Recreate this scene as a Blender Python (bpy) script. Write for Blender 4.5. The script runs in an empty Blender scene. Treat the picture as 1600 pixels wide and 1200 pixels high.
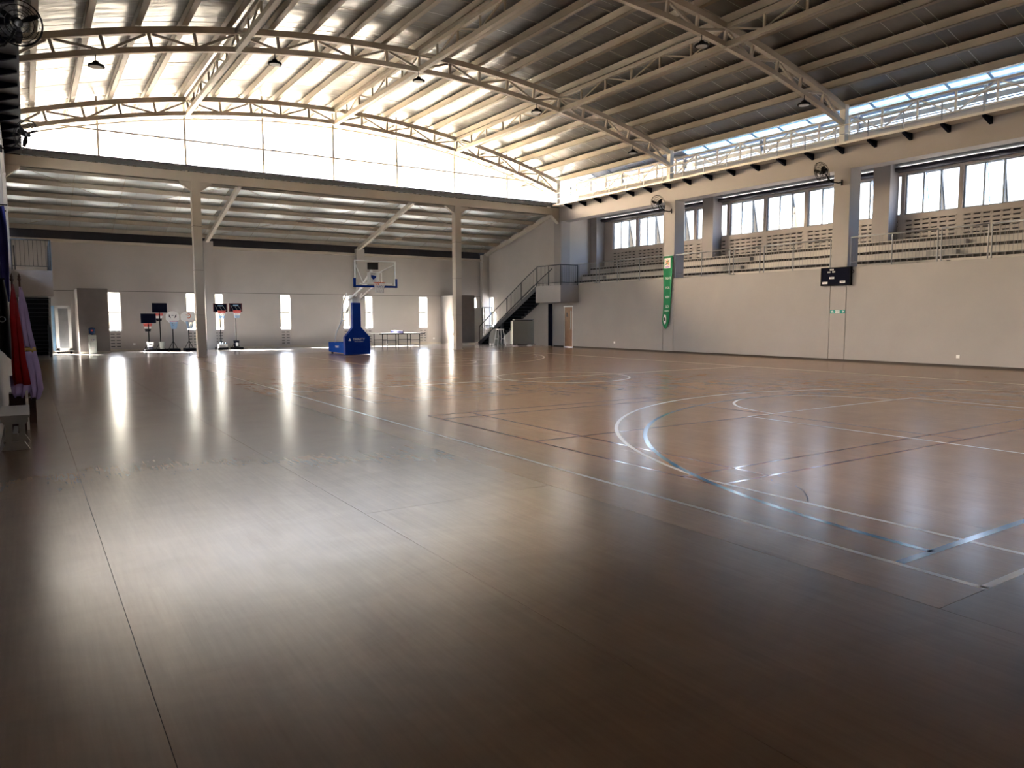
import bpy, bmesh, math, random
from mathutils import Vector, Matrix
random.seed(7)
sc = bpy.context.scene
COL = sc.collection

# ------------------------------------------------------------------ camera
def set_camera():
    yaw, pitch, roll = 0.58045834, -0.08932357, -0.00261017
    f = Vector((math.sin(yaw) * math.cos(pitch), math.cos(yaw) * math.cos(pitch), math.sin(pitch)))
    r = Vector((math.cos(yaw), -math.sin(yaw), 0))
    u = r.cross(f)
    r2 = math.cos(roll) * r + math.sin(roll) * u
    u2 = -math.sin(roll) * r + math.cos(roll) * u
    cd = bpy.data.cameras.new('camera')
    cd.sensor_width = 36
    cd.lens = 1152.16 / 1600 * 36
    cd.clip_start, cd.clip_end = 0.05, 500
    co = bpy.data.objects.new('camera', cd)
    COL.objects.link(co)
    M = Matrix((r2, u2, -f)).transposed().to_4x4()
    M.translation = (0, 0, 1.6)
    co.matrix_world = M
    sc.camera = co
set_camera()

# ------------------------------------------------------------------ world, sun, exposure
SUN_TO = Vector((-1.0, 1.2, 1.0)).normalized()
w = bpy.data.worlds.new('world'); sc.world = w; w.use_nodes = True
nt = w.node_tree; nt.nodes.clear()
sky = nt.nodes.new('ShaderNodeTexSky'); sky.sky_type = 'NISHITA'
sky.sun_disc = False
sky.sun_elevation = math.asin(SUN_TO.z)
sky.sun_rotation = math.atan2(SUN_TO.x, SUN_TO.y)
sky.air_density, sky.dust_density, sky.ozone_density = 0.8, 5.0, 0.8
bg = nt.nodes.new('ShaderNodeBackground'); bg.inputs[1].default_value = 1.0
wo = nt.nodes.new('ShaderNodeOutputWorld')
nt.links.new(sky.outputs[0], bg.inputs[0]); nt.links.new(bg.outputs[0], wo.inputs[0])
sl = bpy.data.lights.new('sun', 'SUN'); sl.energy = 45; sl.angle = math.radians(0.6); sl.color = (1, .95, .86)
so = bpy.data.objects.new('sun', sl); COL.objects.link(so)
so.rotation_euler = (-SUN_TO).to_track_quat('-Z', 'Y').to_euler()
sc.view_settings.view_transform = 'Standard'; sc.view_settings.look = 'None'
sc.view_settings.gamma = 1; sc.view_settings.use_curve_mapping = False
sc.view_settings.exposure = 3.5
sc.cycles.use_denoising = True
sc.cycles.max_bounces = 10; sc.cycles.diffuse_bounces = 6; sc.cycles.glossy_bounces = 5
sc.cycles.transparent_max_bounces = 12; sc.cycles.blur_glossy = 0.0
sc.cycles.sample_clamp_indirect = 30

def portal(loc, rot, sx, sy):
    l = bpy.data.lights.new('portal', 'AREA'); l.shape = 'RECTANGLE'; l.size, l.size_y = sx, sy
    l.cycles.is_portal = True
    o = bpy.data.objects.new('portal', l); COL.objects.link(o); o.location = loc; o.rotation_euler = rot
portal((12.15, 33.5, 9.4), (math.pi / 2, 0, math.pi), 25, 3.4)       # gable
portal((28.2, 20.6, 6.3), (math.pi / 2, 0, math.pi / 2), 24, 1.9)      # gallery windows
portal((-3.7, 20.6, 6.0), (math.pi / 2, 0, -math.pi / 2), 24, 2.3)      # left gallery windows
portal((26.1, 16, 8.6), (math.pi / 2, 0, math.pi / 2), 34, 1.1)      # clerestory
portal((12.15, 41.5, 1.95), (math.pi / 2, 0, math.pi), 25, 2.0)      # far wall slits

# ------------------------------------------------------------------ materials
def new_mat(name):
    m = bpy.data.materials.new(name); m.use_nodes = True
    n = m.node_tree; b = n.nodes['Principled BSDF']
    return m, n, b
def mat(name, col, rough=.6, metal=0, var=.08, scale=3.0, bump=0, spec=None, bscale=None, rvar=0):
    m, n, b = new_mat(name)
    b.inputs['Roughness'].default_value = rough; b.inputs['Metallic'].default_value = metal
    if spec is not None: b.inputs['Specular IOR Level'].default_value = spec
    geo = n.nodes.new('ShaderNodeNewGeometry')
    nz = n.nodes.new('ShaderNodeTexNoise'); nz.inputs['Scale'].default_value = scale; nz.inputs['Detail'].default_value = 5
    n.links.new(geo.outputs['Position'], nz.inputs['Vector'])
    rp = n.nodes.new('ShaderNodeValToRGB')
    c = Vector(col)
    rp.color_ramp.elements[0].position = .3; rp.color_ramp.elements[1].position = .7
    rp.color_ramp.elements[0].color = (*(c * (1 - var)), 1); rp.color_ramp.elements[1].color = (*(c * (1 + var)), 1)
    n.links.new(nz.outputs['Fac'], rp.inputs['Fac']); n.links.new(rp.outputs['Color'], b.inputs['Base Color'])
    if rvar:
        mr = n.nodes.new('ShaderNodeMapRange'); mr.inputs[3].default_value = rough - rvar; mr.inputs[4].default_value = rough + rvar
        n.links.new(nz.outputs['Fac'], mr.inputs[0]); n.links.new(mr.outputs[0], b.inputs['Roughness'])
    if bump:
        bp = n.nodes.new('ShaderNodeBump'); bp.inputs['Strength'].default_value = bump; bp.inputs['Distance'].default_value = .02
        n2 = n.nodes.new('ShaderNodeTexNoise'); n2.inputs['Scale'].default_value = bscale or scale * 6; n2.inputs['Detail'].default_value = 3
        n.links.new(geo.outputs['Position'], n2.inputs['Vector'])
        n.links.new(n2.outputs['Fac'], bp.inputs['Height']); n.links.new(bp.outputs['Normal'], b.inputs['Normal'])
    return m

def floor_mat(name, c1, c2, r0):
    m, n, b = new_mat(name); L = n.links.new
    geo = n.nodes.new('ShaderNodeNewGeometry')
    sep = n.nodes.new('ShaderNodeSeparateXYZ'); L(geo.outputs['Position'], sep.inputs[0])
    cmb = n.nodes.new('ShaderNodeCombineXYZ'); L(sep.outputs['Y'], cmb.inputs['X']); L(sep.outputs['X'], cmb.inputs['Y'])
    br = n.nodes.new('ShaderNodeTexBrick'); L(cmb.outputs[0], br.inputs['Vector'])
    br.inputs['Scale'].default_value = 1; br.inputs['Brick Width'].default_value = .95; br.inputs['Row Height'].default_value = .075
    br.inputs['Mortar Size'].default_value = .0; br.offset = .37
    br.inputs['Color1'].default_value = (*c1, 1); br.inputs['Color2'].default_value = (*c2, 1)
    br.inputs['Mortar'].default_value = (*(Vector(c1) * .85), 1); br.inputs['Bias'].default_value = 0
    mp = n.nodes.new('ShaderNodeMapping'); mp.inputs['Scale'].default_value = (22, 1.1, 1); L(geo.outputs['Position'], mp.inputs[0])
    gr = n.nodes.new('ShaderNodeTexNoise'); gr.inputs['Scale'].default_value = 1.6; gr.inputs['Detail'].default_value = 7; gr.inputs['Roughness'].default_value = .65
    L(mp.outputs[0], gr.inputs['Vector'])
    mr = n.nodes.new('ShaderNodeMapRange'); mr.inputs[1].default_value = .3; mr.inputs[2].default_value = .7; mr.inputs[3].default_value = .93; mr.inputs[4].default_value = 1.07
    L(gr.outputs['Fac'], mr.inputs[0])
    mul = n.nodes.new('ShaderNodeMix'); mul.data_type = 'RGBA'; mul.blend_type = 'MULTIPLY'; mul.inputs[0].default_value = 1
    L(br.outputs['Color'], mul.inputs[6]); L(mr.outputs[0], mul.inputs[7])
    # worn, dusty patches
    nz = n.nodes.new('ShaderNodeTexNoise'); nz.inputs['Scale'].default_value = 1.1; nz.inputs['Detail'].default_value = 9; nz.inputs['Roughness'].default_value = .72; nz.inputs['Distortion'].default_value = .6
    L(geo.outputs['Position'], nz.inputs['Vector'])
    wr = n.nodes.new('ShaderNodeMapRange'); wr.inputs[1].default_value = .45; wr.inputs[2].default_value = .75; wr.inputs[3].default_value = 0; wr.inputs[4].default_value = .12
    L(nz.outputs['Fac'], wr.inputs[0])
    mx = n.nodes.new('ShaderNodeMix'); mx.data_type = 'RGBA'; L(wr.outputs[0], mx.inputs[0]); L(mul.outputs[2], mx.inputs[6])
    mx.inputs[7].default_value = (*(Vector(c2) * 1.35), 1)
    # dark stains and pale scuffs
    sn = n.nodes.new('ShaderNodeTexNoise'); sn.inputs['Scale'].default_value = .9; sn.inputs['Detail'].default_value = 10; sn.inputs['Roughness'].default_value = .7; sn.inputs['Distortion'].default_value = 1.2
    of = n.nodes.new('ShaderNodeMapping'); of.inputs['Location'].default_value = (3.1, 7.7, 0); of.inputs['Scale'].default_value = (1, 1.6, 1); L(geo.outputs['Position'], of.inputs[0]); L(of.outputs[0], sn.inputs['Vector'])
    st = n.nodes.new('ShaderNodeMapRange'); st.inputs[1].default_value = .4; st.inputs[2].default_value = .75; st.inputs[3].default_value = 1.03; st.inputs[4].default_value = .88
    L(sn.outputs['Fac'], st.inputs[0])
    m2 = n.nodes.new('ShaderNodeMix'); m2.data_type = 'RGBA'; m2.blend_type = 'MULTIPLY'; m2.inputs[0].default_value = 1
    L(mx.outputs[2], m2.inputs[6]); L(st.outputs[0], m2.inputs[7])
    L(m2.outputs[2], b.inputs['Base Color'])
    # scratches: stretched fine noise drives roughness
    rr = n.nodes.new('ShaderNodeMapRange'); rr.inputs[1].default_value = .35; rr.inputs[2].default_value = .7; rr.inputs[3].default_value = r0 - .012; rr.inputs[4].default_value = r0 + .018
    L(nz.outputs['Fac'], rr.inputs[0])
    r2 = n.nodes.new('ShaderNodeMapRange'); r2.inputs[1].default_value = .4; r2.inputs[2].default_value = .75; r2.inputs[3].default_value = 0; r2.inputs[4].default_value = .03
    L(sn.outputs['Fac'], r2.inputs[0])
    ra = n.nodes.new('ShaderNodeMath'); L(rr.outputs[0], ra.inputs[0]); L(r2.outputs[0], ra.inputs[1]); L(ra.outputs[0], b.inputs['Roughness'])
    bp = n.nodes.new('ShaderNodeBump'); bp.inputs['Strength'].default_value = .05; bp.inputs['Distance'].default_value = .001
    fn = n.nodes.new('ShaderNodeTexNoise'); fn.inputs['Scale'].default_value = 14; fn.inputs['Detail'].default_value = 6
    L(geo.outputs['Position'], fn.inputs['Vector']); b.inputs['Specular IOR Level'].default_value = .3
    return m

def foil_mat(name, col, rough):
    m, n, b = new_mat(name); L = n.links.new
    b.inputs['Metallic'].default_value = .97; b.inputs['Base Color'].default_value = (*col, 1)
    geo = n.nodes.new('ShaderNodeNewGeometry')
    mp = n.nodes.new('ShaderNodeMapping'); mp.inputs['Scale'].default_value = (1, 2.4, 1); L(geo.outputs['Position'], mp.inputs[0])
    nz = n.nodes.new('ShaderNodeTexNoise'); nz.inputs['Scale'].default_value = .9; nz.inputs['Detail'].default_value = 3; L(mp.outputs[0], nz.inputs['Vector'])
    bp = n.nodes.new('ShaderNodeBump'); bp.inputs['Strength'].default_value = .35; bp.inputs['Distance'].default_value = .12
    L(nz.outputs['Fac'], bp.inputs['Height']); L(bp.outputs['Normal'], b.inputs['Normal'])
    mr = n.nodes.new('ShaderNodeMapRange'); mr.inputs[3].default_value = rough - .07; mr.inputs[4].default_value = rough + .1
    L(nz.outputs['Fac'], mr.inputs[0]); L(mr.outputs[0], b.inputs['Roughness'])
    return m

def glass_mat(name, tint=(1, 1, 1), refl=.06):
    m, n, b = new_mat(name); n.nodes.remove(b); L = n.links.new
    t = n.nodes.new('ShaderNodeBsdfTransparent'); t.inputs[0].default_value = (*tint, 1)
    g = n.nodes.new('ShaderNodeBsdfGlossy'); g.inputs['Roughness'].default_value = .03
    fr = n.nodes.new('ShaderNodeLayerWeight'); fr.inputs[0].default_value = .5
    pw = n.nodes.new('ShaderNodeMath'); pw.operation = 'POWER'; pw.inputs[1].default_value = 5; L(fr.outputs['Facing'], pw.inputs[0])
    ad = n.nodes.new('ShaderNodeMath'); ad.operation = 'MULTIPLY_ADD'; ad.inputs[1].default_value = .5; ad.inputs[2].default_value = .03; L(pw.outputs[0], ad.inputs[0])
    mx = n.nodes.new('ShaderNodeMixShader'); L(ad.outputs[0], mx.inputs[0]); L(t.outputs[0], mx.inputs[1]); L(g.outputs[0], mx.inputs[2])
    L(mx.outputs[0], n.nodes['Material Output'].inputs[0])
    return m

WALL = (.335, .313, .305)
M = dict(
    wall=mat('beige_paint', WALL, .75, var=.04, scale=.8, bump=.15, bscale=30),
    wall_far=mat('taupe_paint', (.46, .425, .40), .75, var=.05, scale=.7, bump=.15, bscale=30),
    wall_dark=mat('shaded_taupe', (.19, .165, .155), .7, var=.06),  # taupe with the shade of the block fronts put in
    groove=mat('groove_dark', (.05, .045, .04), .9),
    base=mat('brown_skirting', (.035, .028, .024), .5, spec=.2),
    base_tile=mat('cream_tile', (.55, .50, .42), .3),
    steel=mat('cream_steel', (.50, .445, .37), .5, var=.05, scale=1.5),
    steel_w=mat('white_steel', (.70, .67, .60), .45, var=.04),
    foil=foil_mat('roof_foil', (.25, .245, .24), .30),
    foil2=foil_mat('lean_to_foil', (.74, .77, .78), .36),
    seam=mat('seam_tape', (.10, .10, .11), .6),
    tile=mat('grey_tile', (.40, .40, .40), .16, var=.06, scale=.6),
    conc=mat('concrete', (.36, .345, .33), .85, var=.1, scale=1.2, bump=.2, bscale=25),
    conc_l=mat('light_concrete', (.50, .475, .44), .8, var=.06, scale=1.0),
    gdark=mat('soffit_and_shade', (.055, .052, .065), .8),  # soffits and blinds; also painted shade in vent slots and eave gap
    ground=mat('pale_ground', (.26, .26, .25), .9, scale=.2),
    galv_l=mat('pale_roof_sheet', (.62, .63, .64), .5),
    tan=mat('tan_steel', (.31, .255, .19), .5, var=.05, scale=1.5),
    galv=mat('galvanised', (.42, .44, .47), .35, metal=.7, var=.1),
    rail=mat('grey_steel', (.30, .31, .32), .45, metal=.35, var=.06),
    dkrail=mat('charcoal_steel', (.05, .054, .062), .5, spec=.2),
    frame=mat('aluminium_frame', (.30, .36, .43), .4, metal=.3, var=.05),
    corr=mat('grey_corrugated', (.16, .165, .18), .5, metal=.2),
    black=mat('black_plastic', (.006, .006, .008), .6, spec=.08),
    navy=mat('navy_plastic', (.004, .005, .014), .7, spec=.04),
    blue=mat('blue_padding', (.002, .032, .26), .6, var=.06, spec=.1),
    blue2=mat('blue_cover', (.001, .06, .36), .8, var=.06, spec=.02),
    white=mat('white_paint', (.84, .84, .83), .45, var=.03),
    offwhite=mat('off_white', (.36, .37, .34), .5, var=.04),
    orange=mat('orange_rim', (.62, .12, .03), .4),
    net=mat('white_net', (.75, .75, .75), .8),
    red=mat('red_cloth', (.17, .002, .004), .9, spec=.03, var=.15, scale=6),
    lilac=mat('lilac_cloth', (.36, .29, .55), .9, spec=.05, var=.08, scale=5),
    gold=mat('gold_cloth', (.42, .28, .06), .7),
    black_cloth=mat('black_cloth', (.008, .008, .01), .9),
    navy_cloth=mat('blue_cloth', (.03, .035, .20), .85),
    pink=mat('pale_red_net', (.70, .09, .08), .6),
    teal=mat('teal_sign', (.0, .28, .24), .5),
    green=mat('green_cloth', (.0, .20, .075), .8, var=.08, scale=5),
    wood=mat('brown_wood', (.24, .115, .055), .5, var=.15, scale=5),
    dkwood=mat('dark_wood', (.045, .018, .012), .5, var=.2),
    benchw=mat('white_bench', (.40, .385, .37), .4, var=.05),
    line_w=mat('white_line', (.88, .86, .83), .24, var=.04, spec=.27),
    line_r=mat('red_line', (.30, .022, .024), .14, var=.05, spec=.4),
    line_b=mat('blue_line', (.02, .16, .40), .16, var=.1, scale=2, spec=.4),
    lens=mat('lamp_diffuser', (.45, .43, .42), .4),
    ribbon=mat('light_blue', (.25, .42, .62), .4),
    print_d=mat('dark_print', (.03, .03, .05), .6),
    yellow=mat('yellow_print', (.75, .45, .08), .6),
    violet=mat('violet_print', (.35, .2, .5), .6),
    glass=glass_mat('clear_glass', (.66, .66, .66)),
    clereg=glass_mat('clerestory_dim_glass', (.33, .325, .32)),
    gableg=glass_mat('gable_sheet', (.50, .475, .435)), skyglow=glass_mat('blue_sky_glow', (.018, .029, .037)),  # blue one imitates sky reflected in the eave foil
    glassb=glass_mat('gallery_glass', (.30, .275, .255)), glassl=glass_mat('tinted_glass', (.60, .60, .59)),
    board=glass_mat('acrylic_board', (.985, .995, .99)),
    foil_edge=mat('flashing', (.25, .28, .36), .4, metal=.5),
)
FL = [floor_mat('vinyl_%d' % i, c1, c2, .215) for i, (c1, c2) in enumerate([
    ((.200, .126, .077), (.212, .134, .082)), ((.205, .130, .080), (.217, .138, .085)), ((.212, .134, .083), (.224, .142, .088))])]
FLC = floor_mat('vinyl_court', (.33, .202, .116), (.345, .213, .123), .23)

# ------------------------------------------------------------------ mesh builder
class MB:
    def __init__(s): s.v, s.f = [], []
    def poly(s, vs, fs):
        o = len(s.v); s.v += [Vector(p) for p in vs]; s.f += [tuple(i + o for i in f) for f in fs]; return s
    def box(s, x0, x1, y0, y1, z0, z1):
        return s.poly([(x0, y0, z0), (x1, y0, z0), (x1, y1, z0), (x0, y1, z0), (x0, y0, z1), (x1, y0, z1), (x1, y1, z1), (x0, y1, z1)],
                      [(0, 3, 2, 1), (4, 5, 6, 7), (0, 1, 5, 4), (1, 2, 6, 5), (2, 3, 7, 6), (3, 0, 4, 7)])
    def bar(s, a, b, w, h=None, up=(0, 0, 1)):
        a, b = Vector(a), Vector(b); h = h or w; d = (b - a).normalized(); up = Vector(up)
        if abs(d.dot(up)) > .99: up = Vector((0, 1, 0)) if abs(d.y) < .9 else Vector((1, 0, 0))
        sx = d.cross(up).normalized() * w / 2; sy = sx.cross(d).normalized() * h / 2
        vs = [p + q for p in (a, b) for q in (-sx - sy, sx - sy, sx + sy, -sx + sy)]
        return s.poly(vs, [(0, 1, 2, 3), (7, 6, 5, 4), (0, 4, 5, 1), (1, 5, 6, 2), (2, 6, 7, 3), (3, 7, 4, 0)])
    def tube(s, pts, r, n=8, r2=None):
        pts = [Vector(p) for p in pts]; rings = []
        for i, p in enumerate(pts):
            d = (pts[min(i + 1, len(pts) - 1)] - pts[max(i - 1, 0)]).normalized()
            up = Vector((0, 0, 1)) if abs(d.z) < .95 else Vector((1, 0, 0))
            a = d.cross(up).normalized(); b = a.cross(d)
            rr = r if r2 is None else r + (r2 - r) * i / (len(pts) - 1)
            rings.append([p + rr * (math.cos(t) * a + math.sin(t) * b) for t in [2 * math.pi * k / n for k in range(n)]])
        vs = [p for R in rings for p in R]; fs = []
        for i in range(len(rings) - 1):
            for k in range(n):
                fs.append((i * n + k, i * n + (k + 1) % n, (i + 1) * n + (k + 1) % n, (i + 1) * n + k))
        fs += [tuple(reversed(range(n))), tuple(range((len(rings) - 1) * n, len(rings) * n))]
        return s.poly(vs, fs)
    def ring(s, c, R, r, axis='z', n=24, m=5):
        vs, fs = [], []
        for i in range(n):
            t = 2 * math.pi * i / n
            for k in range(m):
                u = 2 * math.pi * k / m; q = R + r * math.cos(u); h = r * math.sin(u)
                p = (q * math.cos(t), q * math.sin(t), h)
                if axis == 'x': p = (p[2], p[0], p[1])
                if axis == 'y': p = (p[0], p[2], p[1])
                vs.append(Vector(c) + Vector(p))
                fs.append((i * m + k, ((i + 1) % n) * m + k, ((i + 1) % n) * m + (k + 1) % m, i * m + (k + 1) % m))
        return s.poly(vs, fs)
    def lathe(s, c, prof, n=16):
        vs, fs = [], []
        for r, z in prof:
            for k in range(n):
                t = 2 * math.pi * k / n; vs.append(Vector(c) + Vector((r * math.cos(t), r * math.sin(t), z)))
        for i in range(len(prof) - 1):
            for k in range(n): fs.append((i * n + k, i * n + (k + 1) % n, (i + 1) * n + (k + 1) % n, (i + 1) * n + k))
        fs += [tuple(reversed(range(n))), tuple(range((len(prof) - 1) * n, len(prof) * n))]
        return s.poly(vs, fs)
    def prism(s, pts, axis, a, b):
        """pts 2-D outline; axis: 'x' -> (y,z), 'y' -> (x,z), 'z' -> (x,y)"""
        def P(p, t): return {'x': (t, p[0], p[1]), 'y': (p[0], t, p[1]), 'z': (p[0], p[1], t)}[axis]
        n = len(pts)
        return s.poly([P(p, a) for p in pts] + [P(p, b) for p in pts],
                      [tuple(range(n)), tuple(reversed(range(n, 2 * n)))] + [(i, i + n, (i + 1) % n + n, (i + 1) % n) for i in range(n)])
    def mesh(s, name):
        me = bpy.data.meshes.new(name)
        me.from_pydata([tuple(p) for p in s.v], [], s.f)
        bm = bmesh.new(); bm.from_mesh(me); bmesh.ops.recalc_face_normals(bm, faces=bm.faces[:]); bm.to_mesh(me); bm.free()
        return me
    def build(s, name, m, parent=None, smooth=False, **props):
        if parent is not None:
            off = world_loc(parent)
            for p in s.v: p -= off
        me = s.mesh(name); me.materials.append(M[m] if isinstance(m, str) else m)
        if smooth:
            for p in me.polygons: p.use_smooth = True
        o = bpy.data.objects.new(name, me); COL.objects.link(o)
        if parent is not None: o.parent = parent
        for k, v in props.items(): o[k] = v
        return o
def world_loc(o):
    v = Vector(o.location)
    while o.parent: o = o.parent; v += Vector(o.location)
    return v
def B(*a): return MB().box(*a)
def inst(name, me, parent, loc, rot=(0, 0, 0)):
    o = bpy.data.objects.new(name, me); COL.objects.link(o)
    o.parent = parent; o.location = Vector(loc) - (world_loc(parent) if parent else Vector()); o.rotation_euler = rot
    return o
def empty(name, loc=(0, 0, 0), label=None, cat=None, group=None, kind=None):
    o = bpy.data.objects.new(name, None); COL.objects.link(o); o.location = loc; o.empty_display_size = .2
    tag(o, label, cat, group, kind); return o
def tag(o, label=None, cat=None, group=None, kind=None):
    for k, v in (('label', label), ('category', cat), ('group', group), ('kind', kind)):
        if v: o[k] = v
    return o
def struct(mb, name, m, parent=None, **k):
    o = mb.build(name, m, parent, **k)
    if parent is None: o['kind'] = 'structure'
    return o
def copy_tree(o, parent=None):
    c = o.copy(); COL.objects.link(c)
    if parent is not None: c.parent = parent
    for ch in list(o.children): copy_tree(ch, c)
    return c
def text(body, loc, rot, size, m, parent, name='lettering', align='CENTER', sx=1):
    cu = bpy.data.curves.new(name, 'FONT'); cu.body = body; cu.size = size; cu.align_x = align; cu.align_y = 'CENTER'; cu.extrude = .002
    tmp = bpy.data.objects.new('tmp', cu); me = bpy.data.meshes.new_from_object(tmp)
    bpy.data.objects.remove(tmp); bpy.data.curves.remove(cu); me.materials.clear(); me.materials.append(M[m])
    o = bpy.data.objects.new(name, me); COL.objects.link(o)
    o.parent = parent; o.location = Vector(loc) - world_loc(parent); o.rotation_euler = rot; o.scale = (sx, 1, 1); return o
FACE_MX = (math.pi / 2, 0, -math.pi / 2)     # text readable from -X side
FACE_MY = (math.pi / 2, 0, 0)                # readable from -Y side

def grid_wall(axis, t0, t1, a0, a1, z0, z1, holes):
    """wall slab with rectangular holes. axis 'y': wall spans x in a0..a1, thickness in y; 'x': spans y."""
    As = sorted({a0, a1, *[h[0] for h in holes], *[h[1] for h in holes]}); Zs = sorted({z0, z1, *[h[2] for h in holes], *[h[3] for h in holes]})
    As = [a for a in As if a0 <= a <= a1]; Zs = [z for z in Zs if z0 <= z <= z1]
    mb = MB()
    def solid(i, j):
        if i < 0 or j < 0 or i >= len(As) - 1 or j >= len(Zs) - 1: return False
        ca, cz = (As[i] + As[i + 1]) / 2, (Zs[j] + Zs[j + 1]) / 2
        return not any(h[0] < ca < h[1] and h[2] < cz < h[3] for h in holes)
    def P(a, t, z): return (a, t, z) if axis == 'y' else (t, a, z)
    for i in range(len(As) - 1):
        for j in range(len(Zs) - 1):
            if not solid(i, j): continue
            a, b, c, d = As[i], As[i + 1], Zs[j], Zs[j + 1]
            mb.poly([P(a, t0, c), P(b, t0, c), P(b, t0, d), P(a, t0, d)], [(0, 1, 2, 3)])
            mb.poly([P(a, t1, c), P(b, t1, c), P(b, t1, d), P(a, t1, d)], [(3, 2, 1, 0)])
            for (di, dj, e) in ((-1, 0, ((a, c), (a, d))), (1, 0, ((b, c), (b, d))), (0, -1, ((a, c), (b, c))), (0, 1, ((a, d), (b, d)))):
                if not solid(i + di, j + dj):
                    (p, q), (r, s_) = e
                    mb.poly([P(p, t0, q), P(r, t0, s_), P(r, t1, s_), P(p, t1, q)], [(0, 1, 2, 3)])
    return mb

# ------------------------------------------------------------------ dimensions
XL, XR, XC = -0.36, 24.70, 12.17
YB, YE, YW = -1.2, 33.05, 41.2            # back wall, eave line, far wall
ROWS = [7.55, 16.05, 24.55, 33.05]
R_ARC = 40.6
def arc(x, z0=11.05): return z0 - (R_ARC - math.sqrt(R_ARC ** 2 - (x - XC) ** 2))

# ------------------------------------------------------------------ ground outside, floor
struct(B(-120, 150, -120, 170, -.5, -.25), 'ground', 'ground')
floor = struct(B(XL - .25, 25.4, YB - .2, 41.5, -.25, -.012), 'floor', 'dkwood')
X = .37 - 1.875
k = 0
YV = 34.3
while X < XR:
    a, b = max(X, XL), min(X + 1.875, XR)
    g = .0016
    if b - a > .05:
        if X < 2.2: cuts = [YB, 15.5, YV]
        elif X < 4.1: cuts = [YB, 5.63, 21.4, YV]
        else: cuts = [YB, 2.0, 17.8, YV]
        for i in range(len(cuts) - 1):
            court = X > 4.1 and i > 0
            B(a + g, b - g, cuts[i] + g, cuts[i + 1] - g, -.012, 0).build('vinyl_sheet', FLC if court else FL[(k + i) % 3], floor)
    X += 1.875; k += 1
tf = struct(B(-.8, 25.4, YV, 41.4, -.012, -.001), 'floor', 'tile')
for x0 in range(0, 42):
    pass
# court markings: thin painted strips
def line(m, pts, wd, name, closed=False):
    n = len(pts); mb = MB(); L, Rr = [], []
    for i in range(n):
        p = Vector((*pts[i], 0)); q0 = Vector((*pts[(i - 1) % n if closed else max(i - 1, 0)], 0)); q1 = Vector((*pts[(i + 1) % n if closed else min(i + 1, n - 1)], 0))
        d = (q1 - q0).normalized(); nrm = Vector((-d.y, d.x, 0)) * wd / 2
        L.append(p + nrm); Rr.append(p - nrm)
    z = {'line_w': .0008, 'line_r': .0005, 'line_b': .0011}[m]
    vs = [(p.x, p.y, z) for p in L] + [(p.x, p.y, z) for p in Rr]
    for i in range(n if closed else n - 1):
        j = (i + 1) % n
        mb.poly([vs[i], vs[j], vs[n + j], vs[n + i]], [(0, 1, 2, 3)])
    return mb.build(name, m, floor)
def circ(cx, cy, r, a0, a1, n=48): return [(cx + r * math.cos(math.radians(a0 + (a1 - a0) * i / n)), cy + r * math.sin(math.radians(a0 + (a1 - a0) * i / n))) for i in range(n + 1)]
S0, S1, E0, E1, CX = 4.66, 19.66, 2.02, 30.0, 12.16
line('line_w', [(S0, E0 - .025), (S0, E1 + .025)], .05, 'court_sideline'); line('line_w', [(S1, E0), (S1, E1)], .05, 'court_sideline')
line('line_w', [(S0, E0), (S1, E0)], .05, 'court_endline'); line('line_w', [(S0, E1), (S1, E1)], .05, 'court_endline')
line('line_w', [(S0, 16.0), (S1, 16.0)], .05, 'halfway_line'); line('line_w', circ(CX, 16.0, 1.8, 0, 360)[:-1], .05, 'centre_circle', True)
for s, e in ((1, E0), (-1, E1)):
    by = e + s * 1.575; dx = 6.6
    a = math.degrees(math.acos(dx / 6.75))
    arcp = circ(CX, by, 6.75, 180 - a, a) if s > 0 else [(x, 2 * by - y) for x, y in circ(CX, by, 6.75, 180 - a, a)]
    line('line_w', [(CX - dx, e)] + arcp + [(CX + dx, e)], .05, 'three_point_line')
    fy = e + s * 5.8
    line('line_w', [(CX - 2.45, e), (CX - 2.45, fy), (CX + 2.45, fy), (CX + 2.45, e)], .05, 'key_line')
    line('line_w', circ(CX, fy, 1.8, 0, 180 * s), .05, 'free_throw_circle')
for yc in (7.77, 16.0, 24.24):
    for dy in (-3.04, -2.58, 2.58, 3.04): line('line_r', [(5.44, yc + dy), (18.84, yc + dy)], .04, 'badminton_line')
    for xx in (5.45, 6.22, 10.2, 14.1, 18.06, 18.83): line('line_r', [(xx, yc - 3.04), (xx, yc + 3.04)], .04, 'badminton_line')
    for a, b in ((5.45, 10.2), (14.1, 18.83)): line('line_r', [(a, yc), (b, yc)], .04, 'badminton_line')
line('line_b', [(4.69, 2.54), (19.6, 2.54)], .06, 'goal_line'); line('line_b', circ(CX, 2.54, 7.06, 180, 0, 64), .06, 'goal_area_line')
line('line_b', [(x, 32.06 - y) for x, y in circ(CX, 2.54, 7.06, 180, 0, 64)], .06, 'goal_area_line')
for pts in ([(6.05, 4.30), (5.90, 4.10), (5.70, 3.92), (5.62, 3.88)], [(6.10, 4.62), (6.04, 4.56)], [(6.3, 4.7), (6.26, 4.62)]):
    line('line_b', pts, .011, 'scuff_mark').data.materials[0] = M['dkwood']

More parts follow.
